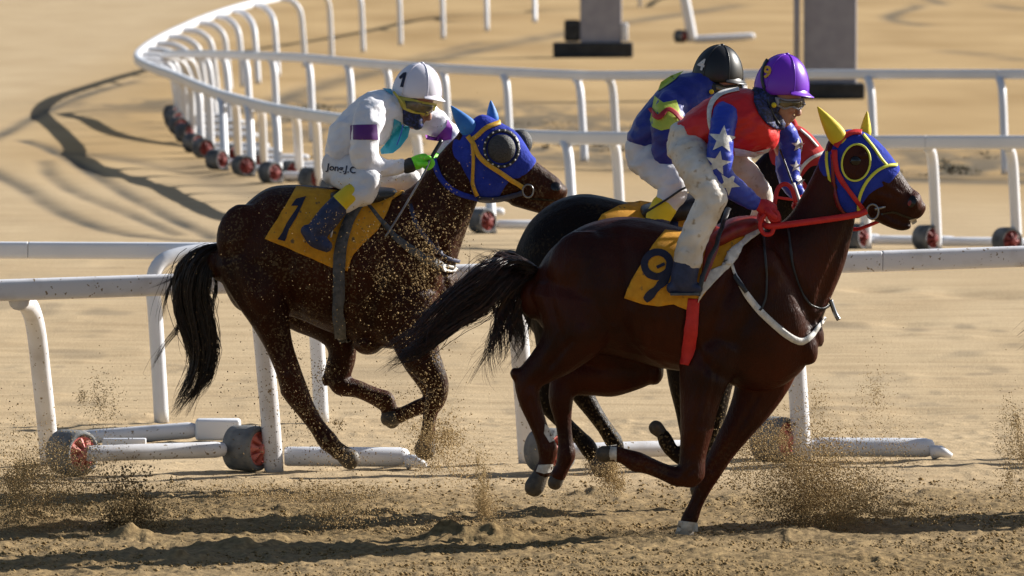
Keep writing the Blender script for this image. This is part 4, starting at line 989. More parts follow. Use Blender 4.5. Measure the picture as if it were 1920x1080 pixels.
# ---- number four, between the two
Y4 = gy(957)
horse4 = empty('horse', ground(1200, 957), 'dark brown horse in a red hood, mostly hidden behind the number 9 horse', 'horse', 'galloping race horses')
def build_horse4():
    Y = Y4; root = horse4
    s = Sculpt(Y)
    s.tb([(962, 485, 970, 560, .10), (975, 448, 985, 600, .19), (1000, 408, 1015, 640, .25), (1045, 375, 1060, 650, .27), (1095, 363, 1105, 650, .275), (1150, 372, 1155, 655, .28),
          (1210, 388, 1210, 668, .285), (1265, 392, 1265, 680, .275), (1310, 380, 1315, 690, .25), (1350, 388, 1370, 680, .215), (1380, 430, 1400, 640, .17), (1400, 500, 1420, 600, .10)])
    s.tb([(1290, 390, 1410, 610, .17), (1330, 372, 1430, 530, .13), (1375, 345, 1455, 470, .11), (1415, 305, 1480, 420, .09), (1448, 272, 1500, 385, .08), (1470, 255, 1510, 365, .075)])
    s.tb([(1468, 248, 1462, 345, .075), (1495, 240, 1485, 375, .095), (1520, 258, 1510, 385, .10), (1545, 288, 1535, 390, .088), (1572, 322, 1560, 396, .072), (1600, 350, 1585, 405, .06), (1620, 368, 1602, 410, .05)])
    s.ball(1497, 350, -.05, 26, 28, .05); s.ball(1497, 350, .05, 26, 28, .05)
    s.limb([(1300, 600, -.14, 60, .12), (1290, 660, -.15, 46, .10), (1284, 715, -.15, 32), (1290, 770, -.15, 24), (1296, 822, -.15, 20), (1296, 850, -.15, 19), (1280, 858, -.15, 16), (1262, 848, -.15, 13), (1250, 830, -.15, 15), (1243, 815, -.15, 13)])
    s.limb([(1330, 600, .13, 60, .12), (1345, 680, .13, 40, .09), (1342, 740, .13, 28), (1338, 790, .13, 20), (1325, 840, .13, 14), (1318, 880, .13, 14), (1314, 900, .13, 14)])
    s.limb([(1030, 500, -.10, 75, .15), (1045, 580, -.14, 56, .13), (1040, 650, -.15, 36, .10), (1030, 710, -.15, 26), (1030, 755, -.15, 22), (1055, 790, -.15, 16), (1082, 815, -.15, 14), (1102, 838, -.15, 17), (1112, 856, -.15, 14)])
    s.limb([(1060, 520, .12, 75, .15), (1090, 590, .14, 58, .13), (1100, 650, .15, 38, .1), (1078, 700, .15, 26), (1090, 735, .15, 22), (1112, 770, .15, 17), (1134, 802, .15, 15), (1150, 826, .15, 17), (1158, 842, .15, 14)])
    body, bvh = s.finish('body', M['dark_bay'], root, voxel=0.0125, smooth=5)
    hoof(root, Y, (1243, 815), (1226, 798), None, -.15, 12, 16, M['hoof'])
    hoof(root, Y, (1314, 900), (1310, 925), None, .13, 15, 20, M['hoof'])
    hoof(root, Y, (1112, 854), (1130, 884), None, -.15, 15, 20, M['hoof'])
    hoof(root, Y, (1156, 838), (1140, 866), None, .15, 15, 20, M['hoof_pale'])
    strands('tail', M['hair'], root, [([(970, 480, 0, 8), (940, 486, 0, 18), (925, 520, .05, 24), (940, 560, .08, 24), (960, 610, .1, 18), (965, 660, .1, 8)], 200, 1.7, 6)], Y, 6)
    h = Sculpt(Y)
    h.tb([(1458, 262, 1456, 335, .08), (1470, 243, 1464, 352, .094), (1497, 235, 1484, 378, .104), (1524, 254, 1494, 360, .108), (1547, 284, 1502, 335, .094)])
    h.ball(1497, 350, -.055, 27, 29, .05)
    hood, hb = h.finish('hood', M['red_hood'], root, voxel=0.008, smooth=3)
    strap('front_trim', [(1496, 330), (1505, 312), (1522, 296), (1546, 286)], 6, hb, Y, M['white_web'], hood, .006)
    strap('crest_trim', [(1500, 244), (1516, 258), (1532, 276)], 3, hb, Y, M['white_web'], hood, .006)
    patch('eye_opening', ellipse(1493, 274, 9, 17), hb, Y, M['dark_bay'], hood, .004, 7)
    loop_strap('eye_trim', 1493, 274, 10, 18, 3, hb, Y, M['white_web'], hood)
    cone_ear('ear_cover', (1440, 205), (1462, 255), (1484, 238), Y, -.05, M['red_hood'], hood)
    cone_ear('ear_cover', (1480, 205), (1482, 240), (1498, 246), Y, .06, M['red_hood'], hood)
    cl = patch('saddle_cloth', [(1128, 404), (1160, 388), (1200, 380), (1225, 384), (1265, 392), (1300, 384), (1330, 390), (1320, 440), (1290, 500), (1240, 530), (1150, 500), (1080, 480)], bvh, Y, M['cloth_yellow'], root, .012, 12, .008)
    far_side(cl, Y, 'saddle_cloth')
    sd = Sculpt(Y)
    sd.tb([(1208, 382, 1212, 412, .22), (1245, 374, 1248, 420, .23), (1290, 362, 1295, 418, .2), (1325, 358, 1328, 395, .12)])
    sd.finish('saddle', M['black_leather'], root, .009, 3)
    strap('girth', [(1262, 420), (1258, 520), (1256, 640)], 20, bvh, Y, M['navy_leather'], root, .02, .008)
    strap('cheek_strap', [(1464, 262), (1474, 300), (1492, 340), (1512, 372)], 7, hb, Y, M['red_web'], root, .009)
    tubepx('rein', [(1514, 376, -.1), (1470, 372, -.18), (1420, 362, -.18), (1380, 350, -.12)], .008, Y, M['red_web'], root)
build_horse4()

# ------------------------------------------------------------------ riders
def helmet(root, Y, w, cx, cy, rx, hgt, tilt, mat_, visor=13, rd=None):
    """silk covered skull cap: rim centre px, half length, height, tilt (front down positive); with peak, seams and button"""
    S = F / Y; rd = rd or rx / S * 0.84; c = at(cx, cy, Y + w)
    e1 = Vector((math.cos(tilt), 0, -math.sin(tilt))); e2 = Vector((math.sin(tilt), 0, math.cos(tilt))); e3 = Vector((0, 1, 0))
    n, k = 40, 14; m = Mesh(); R = []
    def pt(th, ph, grow=1.0):
        x = math.cos(ph) * math.cos(th) * rx / S * (1.0 if math.cos(th) > 0 else 1.03); y = math.cos(ph) * math.sin(th) * rd; z = math.sin(ph) * hgt / S
        if ph < 0: z = ph * 0.30 * hgt / S * (1.0 - 0.75 * math.cos(th)); x *= 0.985; y *= 0.985
        bumpy = 1 + 0.012 * math.cos(6 * th) * math.cos(ph) ** 2
        return c + (e1 * x * bumpy + e3 * y * bumpy + e2 * z) * grow
    for i in range(k + 1):
        ph = -0.45 + (math.pi / 2 + 0.45) * i / k - (0.02 if i == k else 0)
        R.append([pt(2 * math.pi * j / n, ph) for j in range(n)])
    m.rings(R); o = m.build('helmet', mat_, root)
    # peak
    v = Mesh(); rows = []
    for dt, dz, u in ((0.96, 0.10, 0), (1.0, 0.03, 1), (1.14, -.045, 1), (1.22, -.075, 1), (1.225, -.10, 1), (1.13, -.08, 1), (0.96, -.02, 0)):
        row = []
        for j in range(21):
            th = -1.25 + 2.5 * j / 20; fall = max(0.0, math.cos(th * 0.92)) ** 0.6; rr = 0.96 + (dt - 0.96) * fall * visor / 13.0
            row.append(c + e1 * (math.cos(th) * rx / S * rr) + e3 * (math.sin(th) * rd * rr) + e2 * (dz * hgt / S))
        rows.append(row)
    vv = [tuple(p) for r in rows for p in r]; ff = [(a * 21 + j, a * 21 + j + 1, (a + 1) * 21 + j + 1, (a + 1) * 21 + j) for a in range(len(rows) - 1) for j in range(20)]
    v.add(vv, ff); v.build('peak', mat_, o)
    for th in (0.0, math.pi * 0.36, -math.pi * 0.36, math.pi * 0.7, -math.pi * 0.7, math.pi):
        q = Mesh(); q.tube([pt(th, ph, 1.004) for ph in np.linspace(-0.2, 1.5, 14)], 0.0028, n=6); q.build('seam', mat_, o)
    q = Mesh(); top = c + e2 * (hgt / S); q.tube([top - e2 * .004, top + e2 * .004, top + e2 * .008], [.012, .011, .005], n=10); q.build('button', mat_, o)
    nv = [Vector(x) for r in R for x in r]; fc = [(i * n + j, i * n + (j + 1) % n, (i + 1) * n + (j + 1) % n, (i + 1) * n + j) for i in range(k) for j in range(n)]
    return o, BVHTree.FromPolygons(nv, fc)

def glove(root, name, Y, wrist, knuck, down, mat_, cuff=None, r=10.0):
    """a gloved fist: palm, four curled fingers and a thumb. wrist, knuck: px, py, w; down: unit px vector the fingers curl to"""
    s = Sculpt(Y); S = s.S
    dx, dy = knuck[0] - wrist[0], knuck[1] - wrist[1]; L = math.hypot(dx, dy); dx /= L; dy /= L
    s.limb([(wrist[0], wrist[1], wrist[2], r * 0.85, .026), (wrist[0] + dx * L * .5, wrist[1] + dy * L * .5, (wrist[2] + knuck[2]) / 2, r * 1.05, .04), (knuck[0], knuck[1], knuck[2], r * 0.95, .043)])
    o, b = s.finish(name, mat_, root, .006, 2)
    fr = r * 0.36
    for i, (wf, ln) in enumerate(((-.034, .92), (-.012, 1.05), (.011, 1.0), (.033, .82))):
        f = Sculpt(Y); k = r * ln
        p = [(knuck[0] - dx * k * .3, knuck[1] - dy * k * .3), (knuck[0] + dx * k * .75, knuck[1] + dy * k * .75), (knuck[0] + dx * k * .9 + down[0] * k * .95, knuck[1] + dy * k * .9 + down[1] * k * .95),
             (knuck[0] + dx * k * .1 + down[0] * k * 1.35, knuck[1] + dy * k * .1 + down[1] * k * 1.35), (knuck[0] - dx * k * .4 + down[0] * k * .95, knuck[1] - dy * k * .4 + down[1] * k * .95)]
        f.limb([(a[0], a[1], knuck[2] + wf, fr * (1.0 - .06 * q), .0105) for q, a in enumerate(p)])
        f.finish('finger', mat_, o, .0045, 1)
    f = Sculpt(Y); bx, by = wrist[0] + dx * L * .45, wrist[1] + dy * L * .45
    f.limb([(bx, by, knuck[2] - .03, fr * 1.2, .014), (bx + dx * r * .7 + down[0] * r * .5, by + dy * r * .7 + down[1] * r * .5, knuck[2] - .055, fr * 1.15, .013), (bx + dx * r * 1.5 + down[0] * r * .75, by + dy * r * 1.5 + down[1] * r * .75, knuck[2] - .05, fr, .011)])
    f.finish('thumb', mat_, o, .0045, 1)
    if cuff:
        q = Sculpt(Y); q.limb([(wrist[0] - dx * 6, wrist[1] - dy * 6, wrist[2], r * 1.0, .034), (wrist[0] + dx * 6, wrist[1] + dy * 6, wrist[2], r * 1.12, .038)]); q.finish('cuff', cuff, o, .006, 1)
    return o

def joined_bvh(root, obs):
    V = []; P = []; off = origin_of(root)
    for o in obs:
        b = len(V); V += [v.co + off for v in o.data.vertices]; P += [tuple(i + b for i in p.vertices) for p in o.data.polygons]
    return BVHTree.FromPolygons(V, P)

def head(root, Y, w, cx, cy, r, tilt, covered):
    """skin head with jaw, nose, brow, eyes and ears; cx, cy the middle of the head in px, r its half depth"""
    s = Sculpt(Y); c, n = math.cos(tilt), math.sin(tilt)
    def q(x, y): return cx + (x * c - y * n) * r, cy + (x * n + y * c) * r
    S = s.S
    s.ball(*q(-.05, -.25), w, r * 0.98, r * 0.98, r / S * .78)
    s.limb([(*q(.05, .0), w, r * .85, r / S * .70), (*q(.22, .55), w, r * .62, r / S * .58), (*q(.42, 1.0), w, r * .36, r / S * .38)])
    s.limb([(*q(.80, -.05), w, r * .10, r / S * .12), (*q(1.0, .25), w, r * .15, r / S * .14), (*q(1.02, .38), w, r * .16, r / S * .2)])   # nose
    s.ball(*q(.78, .66), w, r * .17, r * .10, r / S * .24); s.ball(*q(.74, .80), w, r * .16, r * .09, r / S * .22)                       # lips
    s.ball(*q(.62, -.22), w, r * .28, r * .12, r / S * .5)                                                                                 # brow
    for sd in (-1, 1): s.ball(*q(-.12, .12), w + sd * r / S * .76, r * .16, r * .26, r / S * .08)                                        # ears
    for sd in (-1, 1): s.ball(*q(.55, .25), w + sd * r / S * .42, r * .28, r * .22, r / S * .2)                                           # cheekbones
    o, b = s.finish('head', M['skin'], root, .006, 3)
    for sd in (-1, 1):
        e = Sculpt(Y); e.ball(*q(.80, -.02), w + sd * r / S * .34, r * .10, r * .085, .010); e.finish('eye', M['eye'], o, .004, 0)
    return o, b, q

# ---- rider one
W1 = empty('person', ground(660, 915) + Vector((0, 0, 1.5)), 'jockey in white silks with a purple armband and white cap, crouched over the left horse', 'person', 'jockeys')
def rider1():
    Y = Y1; root = W1
    # body under the clothes: one continuous figure
    b = Sculpt(Y, 0.74)
    b.limb([(640, 305, 0, 28, .14), (668, 258, 0, 36, .155), (703, 222, 0, 40, .165), (732, 202, 0, 32, .13), (752, 192, 0, 18, .06), (768, 185, 0, 17, .055)])
    b.limb([(700, 198, -.17, 22), (684, 262, -.26, 18), (687, 302, -.26, 17), (757, 312, -.2, 9), (775, 308, -.2, 9)])
    b.limb([(772, 208, .15, 20), (836, 246, .22, 15), (848, 262, .2, 13), (825, 296, .12, 9), (815, 298, .08, 8)])
    b.limb([(640, 312, -.1, 28), (690, 344, -.3, 20), (655, 376, -.33, 14), (600, 434, -.35, 11)])
    b.limb([(648, 318, .1, 26), (772, 332, .3, 16), (765, 362, .32, 12), (730, 410, .33, 10)])
    b.finish('body', M['skin'], root, .011, 3)
    j = Sculpt(Y)
    j.limb([(636, 288, 0, 30, .165), (652, 262, 0, 43, .185), (682, 238, 0, 48, .20), (710, 216, 0, 48, .205), (736, 202, 0, 38, .16), (750, 195, 0, 25, .09)])
    j.limb([(704, 196, -.16, 30), (692, 226, -.23, 29), (684, 262, -.27, 26), (684, 298, -.27, 27), (700, 314, -.26, 24), (730, 314, -.23, 18), (757, 312, -.2, 13)])
    j.limb([(768, 208, .14, 28), (806, 224, .2, 27), (834, 245, .22, 24), (846, 262, .2, 21), (828, 292, .13, 13)])
    jer, jb = j.finish('jersey', M['silk_white'], root, .009, 3, (0.011, 9.0, 3.1))
    ap = dict(off=.004, step=7)
    patch('armband', [(657, 235), (706, 233), (708, 262), (657, 262)], jb, Y, M['silk_purple'], jer, .004, 7)
    patch('armband', [(796, 252), (818, 256), (836, 238), (839, 222), (848, 240), (846, 262), (826, 266), (800, 262)], jb, Y, M['silk_magenta'], jer, .004, 6)
    patch('front_panel', [(738, 222), (768, 238), (764, 256), (750, 275), (736, 286), (714, 288), (712, 280), (730, 258), (736, 240)], jb, Y, M['silk_cyan'], jer, .004, 6)
    patch('collar_panel', [(716, 166), (734, 168), (736, 180), (724, 172)], jb, Y, M['silk_cyan'], jer, .004, 6)
    tubepx('zip', [(755, 234, -.19), (752, 250, -.185), (744, 272, -.175)], .003, Y, M['silk_blue'], jer)
    p = Sculpt(Y)
    p.limb([(630, 300, 0, 27, .15), (634, 318, 0, 34, .17), (652, 330, 0, 32, .15)])
    p.limb([(640, 316, -.10, 36, .13), (668, 334, -.24, 34, .11), (694, 346, -.31, 27), (686, 358, -.32, 25), (664, 368, -.33, 22), (648, 384, -.335, 18)])
    p.limb([(650, 318, .10, 33), (715, 334, .24, 27), (772, 336, .30, 21), (776, 350, .31, 19), (755, 375, .32, 15)])
    br, pb = p.finish('breeches', M['breeches'], root, .009, 3, (0.009, 9.0, 5.0))
    lettering('name_print', 'Jong.J.C', 641, 317, 12.5, 1.0, 0.14, pb, Y, M['navy_print'], br, .004, .02)
    t = Sculpt(Y); t.limb([(661, 364, -.335, 21), (636, 384, -.34, 20)]); t.finish('boot_top', M['yellow'], root, .007, 2)
    t = Sculpt(Y); t.limb([(639, 381, -.34, 20), (617, 406, -.35, 22), (598, 430, -.355, 21), (590, 442, -.36, 17)]); t.limb([(573, 431, -.36, 11, .035), (592, 448, -.37, 17, .045), (614, 463, -.38, 11, .038)])
    t.finish('boot', M['navy_leather'], root, .007, 2)
    t = Sculpt(Y); t.limb([(757, 370, .32, 17), (732, 405, .33, 19), (720, 425, .34, 15)]); t.limb([(708, 420, .34, 11, .035), (742, 448, .35, 11, .038)]); t.finish('boot', M['navy_leather'], root, .008, 2)
    hd, hb, q = head(root, Y, 0, 778, 196, 34, 0.45, True)
    k = Sculpt(Y)
    k.limb([(752, 200, 0, 26, .085), (764, 192, 0, 30, .095), (772, 200, 0, 31, .097)]); k.limb([(764, 205, 0, 27, .092), (776, 222, 0, 21, .082), (784, 234, 0, 12, .055)])
    mk, kb = k.finish('face_mask', M['mask'], root, .007, 3)
    allb = joined_bvh(root, [hd, mk])
    patch('goggle_frame', [(746, 180), (780, 188), (816, 194), (812, 206), (798, 217), (776, 212), (758, 206), (750, 196)], allb, Y, M['goggle_frame'], root, .010, 6, .008)
    patch('goggle_lens', [(760, 189), (785, 193), (812, 197), (808, 206), (797, 213), (778, 208), (764, 202)], allb, Y, M['goggle_lens'], root, .016, 6, .004)
    tubepx('goggle_strap', [(738, 172, -.095), (746, 182, -.112), (756, 194, -.115)], .007, Y, M['goggle_frame'], root)
    hel, heb = helmet(root, Y, 0, 782, 176, 45, 58, 0.17, M['cap_white'])
    patch('cap_number', [(763, 136), (757, 137), (749, 145), (751, 149), (756, 146), (751, 163), (757, 164)], heb, Y, M['navy_print'], hel, .005, 6)
    glove(root, 'glove', Y, (766, 311, -.2), (796, 299, -.19), (0.35, 0.93), M['glove_green'], M['black_leather'], 13)
    glove(root, 'glove', Y, (826, 294, .12), (812, 300, .06), (0.2, 0.95), M['glove_green'], None, 11)
    st = empty('riding_whip', at(800, 310, Y - .22), 'slim riding whip held by the jockey in white, pointing down across the horse', 'whip')
    tubepx('shaft', [(806, 300, -.23), (795, 325, -.26), (760, 385, -.33), (722, 445, -.40)], .006, Y, M['steel'], st)
    tubepx('handle', [(802, 308, -.22), (812, 290, -.20), (828, 263, -.17)], .011, Y, M['black_leather'], st)
rider1()

# ---- rider nine
W9 = empty('person', ground(1285, 1008) + Vector((0, 0, 1.5)), 'jockey in red with star spangled blue sleeves and a purple cap', 'person', 'jockeys')
def star(cx, cy, r, rot=0.0):
    return [(cx + (r if i % 2 == 0 else r * .42) * math.sin(rot + math.pi * i / 5), cy - (r if i % 2 == 0 else r * .42) * math.cos(rot + math.pi * i / 5)) for i in range(10)]
def rider9():
    Y = Y9; root = W9
    b = Sculpt(Y, 0.74)
    b.limb([(1290, 270, 0, 32, .14), (1325, 240, 0, 40, .155), (1370, 222, 0, 44, .165), (1410, 208, 0, 38, .13), (1435, 196, 0, 20, .06), (1448, 188, 0, 18, .055)])
    b.limb([(1360, 210, -.17, 20), (1352, 270, -.25, 18), (1348, 325, -.25, 17), (1415, 380, -.18, 10), (1432, 386, -.17, 9)])
    b.limb([(1450, 235, .15, 22), (1478, 320, .22, 15), (1497, 365, .18, 10), (1498, 372, .16, 9)])
    b.limb([(1285, 275, -.1, 30), (1335, 372, -.3, 22), (1308, 430, -.31, 17), (1285, 500, -.32, 13), (1280, 535, -.33, 12)])
    b.limb([(1370, 290, .1, 22), (1425, 365, .28, 17), (1420, 430, .3, 13), (1400, 500, .32, 11)])
    b.finish('body', M['skin'], root, .011, 3)
    j = Sculpt(Y)
    j.tb([(1278, 224, 1305, 272, .16), (1300, 203, 1330, 288, .185), (1330, 184, 1365, 292, .20), (1365, 171, 1405, 290, .205), (1400, 166, 1445, 282, .19), (1425, 174, 1462, 266, .14), (1440, 196, 1460, 244, .085)])
    jer, jb = j.finish('jersey', M['silk_red'], root, .009, 3, (0.011, 8.0, 1.7))
    a = Sculpt(Y)
    a.limb([(1366, 206, -.14, 26), (1356, 232, -.2, 24), (1352, 268, -.25, 25), (1350, 305, -.26, 25), (1352, 330, -.26, 24), (1372, 350, -.24, 22), (1395, 368, -.21, 19), (1417, 382, -.18, 14)])
    sl, ab = a.finish('sleeve', M['silk_blue'], root, .008, 2, (0.009, 10.0, 2.2))
    a = Sculpt(Y)
    a.limb([(1462, 240, .13, 24), (1478, 268, .19, 25), (1477, 305, .22, 24), (1480, 335, .22, 22), (1494, 362, .18, 16)])
    sl2, ab2 = a.finish('sleeve', M['silk_blue'], root, .008, 2, (0.009, 10.0, 4.4))
    for cx, cy, r, rot in ((1355, 262, 27, .1), (1346, 306, 24, .2), (1366, 344, 22, .6)):
        patch('star', star(cx, cy, r, rot), ab, Y, M['white_web'], sl, .004, 7)
    for cx, cy, r in ((1496, 272, 13), (1492, 312, 12), (1500, 340, 10)):
        patch('star', star(cx, cy, r), ab2, Y, M['white_web'], sl2, .004, 6)
    strap('shoulder_stripe', [(1386, 168), (1358, 174), (1340, 186), (1331, 206), (1331, 232), (1336, 250)], [6, 8, 9, 9, 7, 6], jb, Y, M['white_web'], jer, .005, .003)
    patch('hem_stripe', [(1376, 276), (1415, 284), (1445, 276), (1440, 284), (1415, 294), (1378, 291)], jb, Y, M['white_web'], jer, .004, 7)
    p = Sculpt(Y)
    p.limb([(1280, 246, 0, 27, .15), (1283, 272, 0, 37, .175), (1310, 290, 0, 38, .16), (1345, 285, 0, 32, .14)])
    p.limb([(1287, 270, -.10, 38, .14), (1303, 312, -.22, 34, .12), (1322, 350, -.29, 32), (1335, 374, -.31, 30), (1322, 400, -.315, 28), (1307, 432, -.32, 27), (1295, 465, -.325, 27), (1289, 493, -.33, 26)])
    p.limb([(1360, 288, .10, 28), (1395, 320, .2, 26), (1428, 368, .28, 23), (1428, 400, .29, 21), (1415, 450, .31, 18)])
    br, pb = p.finish('breeches', M['breeches_dusty'], root, .009, 3, (0.009, 10.0, 7.0))
    t = Sculpt(Y); t.limb([(1289, 488, -.33, 25), (1284, 512, -.335, 25), (1281, 530, -.34, 24)]); t.limb([(1258, 540, -.34, 11, .035), (1282, 538, -.345, 15, .045), (1310, 541, -.35, 10, .038)])
    bt, bb = t.finish('boot', M['navy_leather'], root, .007, 2)
    m = Mesh(); c0 = at(1284, 551, Y - .345); m.bevel_box(c0, (.075, .042, .007), .004); m.build('sole', M['grey_web'], root)
    t = Sculpt(Y); t.limb([(1415, 446, .31, 19), (1405, 490, .32, 20), (1400, 515, .33, 17)]); t.limb([(1385, 522, .33, 11, .035), (1425, 526, .34, 11, .04)]); t.finish('boot', M['navy_leather'], root, .008, 2)
    hd, hb, q = head(root, Y, 0, 1466, 190, 36, 0.30, False)
    k = Sculpt(Y)
    k.limb([(1418, 196, 0, 28, .09), (1436, 185, 0, 33, .103), (1446, 196, 0, 30, .100)]); k.limb([(1428, 205, 0, 26, .09), (1446, 224, 0, 20, .085), (1462, 235, 0, 11, .055)])
    mk, kb = k.finish('neck_scarf', M['mask'], root, .007, 3)
    allb = joined_bvh(root, [hd, mk])
    nb = joined_bvh(root, [hd, mk, jer])
    patch('scarf_fold', [(1413, 166), (1436, 174), (1450, 190), (1458, 212), (1470, 232), (1468, 240), (1452, 242), (1436, 232), (1422, 214), (1413, 192)], nb, Y, M['mask'], mk, .012, 6, .008)
    patch('goggle_frame', [(1452, 183), (1478, 186), (1504, 184), (1508, 196), (1498, 208), (1486, 202), (1470, 205), (1456, 199)], allb, Y, M['board'], root, .009, 6, .007)
    patch('goggle_lens', [(1458, 187), (1480, 189), (1500, 188), (1503, 196), (1496, 203), (1485, 198), (1470, 200), (1460, 196)], allb, Y, M['goggle_lens'], root, .014, 6, .004)
    m = Mesh(); c0 = at(1451, 197, Y - .115); m.tube([c0, c0 - Vector((0, .012, 0)), c0 - Vector((0, .016, 0))], [.014, .013, .007], n=12); m.build('goggle_clip', M['yellow'], root)
    tubepx('chin_strap', [(1432, 165, -.085), (1440, 190, -.11), (1450, 215, -.105), (1462, 234, -.08)], .006, Y, M['black_leather'], root)
    hel, heb = helmet(root, Y, 0, 1466, 168, 50, 67, 0.15, M['cap_purple'], 14)
    lettering('cap_number', '9', 1439, 137, 22, 0.95, 0.15, heb, Y, M['yellow_strap'], hel, .005, .035)
    strap('cap_strap', [(1440, 112), (1432, 128), (1430, 148), (1434, 166)], 5, heb, Y, M['black_leather'], hel, .005, .004)
    glove(root, 'glove', Y, (1424, 384, -.18), (1446, 394, -.17), (0.1, 0.99), M['glove_red'], None, 15)
    glove(root, 'glove', Y, (1497, 364, .17), (1502, 380, .14), (-0.9, 0.35), M['glove_red'], None, 12)
    st = empty('riding_whip', at(1495, 365, Y), 'short white riding whip handle in the far hand of the purple capped jockey', 'whip')
    tubepx('handle', [(1486, 344, .08), (1493, 365, .08), (1500, 386, .08)], .014, Y, M['white_web'], st)
    tubepx('shaft', [(1486, 344, .08), (1470, 300, .12), (1462, 280, .14)], .005, Y, M['black_leather'], st)
rider9()

# ---- rider four
W4 = empty('person', ground(1200, 957) + Vector((0, 0, 1.5)), 'jockey in blue and lime zigzag silks with a black cap, behind the one in red', 'person', 'jockeys')
def rider4():
    Y = Y4; root = W4
    b = Sculpt(Y, 0.74)
    b.limb([(1200, 285, 0, 30, .14), (1225, 240, 0, 38, .155), (1262, 205, 0, 42, .165), (1300, 180, 0, 36, .13), (1325, 168, 0, 20, .06), (1340, 160, 0, 18, .055)])
    b.limb([(1262, 190, -.17, 20), (1248, 255, -.25, 18), (1258, 305, -.25, 16), (1330, 345, -.15, 10), (1350, 350, -.14, 9)])
    b.limb([(1330, 205, .15, 20), (1370, 270, .2, 15), (1385, 340, .12, 10), (1390, 348, .1, 9)])
    b.limb([(1200, 290, -.1, 28), (1262, 340, -.3, 20), (1248, 385, -.32, 14), (1225, 450, -.33, 12)])
    b.limb([(1215, 290, .1, 26), (1320, 335, .28, 16), (1310, 380, .3, 13), (1290, 430, .32, 11)])
    b.finish('body', M['skin'], root, .012, 3)
    j = Sculpt(Y)
    j.tb([(1184, 242, 1222, 282, .165), (1192, 220, 1250, 285, .185), (1214, 194, 1280, 272, .20), (1240, 160, 1315, 252, .205), (1272, 140, 1340, 232, .18), (1300, 132, 1348, 205, .12)])
    j.limb([(1268, 185, -.14, 30), (1254, 215, -.22, 30), (1246, 255, -.26, 27), (1250, 290, -.26, 25), (1262, 308, -.25, 22), (1295, 326, -.2, 18), (1330, 344, -.15, 13)])
    j.limb([(1325, 200, .14, 28), (1366, 260, .2, 22), (1380, 310, .15, 18), (1388, 338, .11, 13)])
    jer, jb = j.finish('jersey', M['silk_navy'], root, .009, 3, (0.011, 8.0, 6.1))
    patch('zigzag_band', [(1228, 180), (1244, 193), (1268, 188), (1277, 215), (1290, 232), (1262, 240), (1240, 245), (1224, 238), (1219, 225)], jb, Y, M['silk_lime'], jer, .004, 6)
    strap('zigzag_stripe', [(1222, 205), (1236, 222), (1254, 208), (1280, 230)], 8, jb, Y, M['silk_darkred'], jer, .016, 0.004, 4, 6)
    patch('shoulder_patch', [(1282, 134), (1266, 150), (1252, 160), (1240, 168), (1234, 172), (1240, 155), (1258, 143)], jb, Y, M['silk_lime'], jer, .004, 6)
    p = Sculpt(Y)
    p.limb([(1198, 272, 0, 27, .15), (1205, 295, 0, 34, .17), (1232, 305, 0, 32, .15)])
    p.limb([(1206, 292, -.10, 34, .13), (1235, 318, -.22, 34, .11), (1262, 340, -.3, 30), (1262, 360, -.31, 27), (1250, 382, -.32, 24), (1240, 400, -.32, 21)])
    p.limb([(1218, 295, .10, 31), (1275, 320, .22, 26), (1320, 338, .29, 21), (1312, 365, .3, 18), (1298, 400, .31, 15)])
    p.finish('breeches', M['breeches'], root, .009, 3, (0.009, 9.0, 9.0))
    t = Sculpt(Y); t.limb([(1246, 386, -.325, 25), (1232, 412, -.33, 23)]); t.finish('boot_top', M['yellow'], root, .007, 2)
    t = Sculpt(Y); t.limb([(1236, 408, -.33, 23), (1220, 440, -.335, 22), (1212, 456, -.34, 18)]); t.limb([(1190, 455, -.34, 11, .035), (1232, 470, -.35, 11, .04)]); t.finish('boot', M['navy_leather'], root, .008, 2)
    t = Sculpt(Y); t.limb([(1298, 396, .31, 17), (1285, 430, .32, 18)]); t.limb([(1270, 438, .32, 11, .035), (1305, 446, .33, 11, .04)]); t.finish('boot', M['navy_leather'], root, .008, 2)
    hd, hb, q = head(root, Y, 0, 1348, 164, 36, 0.30, True)
    k = Sculpt(Y)
    k.limb([(1312, 175, 0, 30, .092), (1328, 164, 0, 34, .103), (1342, 176, 0, 32, .102)]); k.limb([(1338, 180, 0, 27, .095), (1354, 198, 0, 20, .085), (1366, 208, 0, 12, .055)])
    mk, kb = k.finish('face_mask', M['cap_black'], root, .007, 3)
    allb = joined_bvh(root, [hd, mk])
    patch('goggle_frame', [(1332, 156), (1360, 160), (1388, 158), (1391, 170), (1380, 180), (1352, 178), (1338, 172)], allb, Y, M['black_leather'], root, .009, 6, .007)
    patch('goggle_lens', [(1340, 160), (1362, 163), (1384, 162), (1386, 169), (1376, 175), (1352, 173), (1342, 168)], allb, Y, M['goggle_lens'], root, .014, 6, .004)
    m = Mesh(); c0 = at(1334, 172, Y - .118); m.tube([c0, c0 - Vector((0, .012, 0)), c0 - Vector((0, .016, 0))], [.014, .013, .007], n=12); m.build('goggle_clip', M['yellow'], root)
    hel, heb = helmet(root, Y, 0, 1346, 146, 46, 62, 0.13, M['cap_black'], 12)
    lettering('cap_number', '4', 1316, 122, 21, 0.85, 0.30, heb, Y, M['white_web'], hel, .005, .03)
    glove(root, 'glove', Y, (1336, 346, -.15), (1358, 352, -.14), (0.1, 0.99), M['black_leather'], None, 12)
    glove(root, 'glove', Y, (1388, 338, .1), (1396, 350, .08), (-0.3, 0.95), M['black_leather'], None, 12)
    st = empty('riding_whip', at(1250, 372, Y - .38), 'dark riding whip angled across the yellow boot of the black capped jockey', 'whip')
    tubepx('shaft', [(1345, 345, -.2), (1290, 350, -.38), (1250, 374, -.40), (1204, 402, -.42)], .006, Y, M['black_leather'], st)
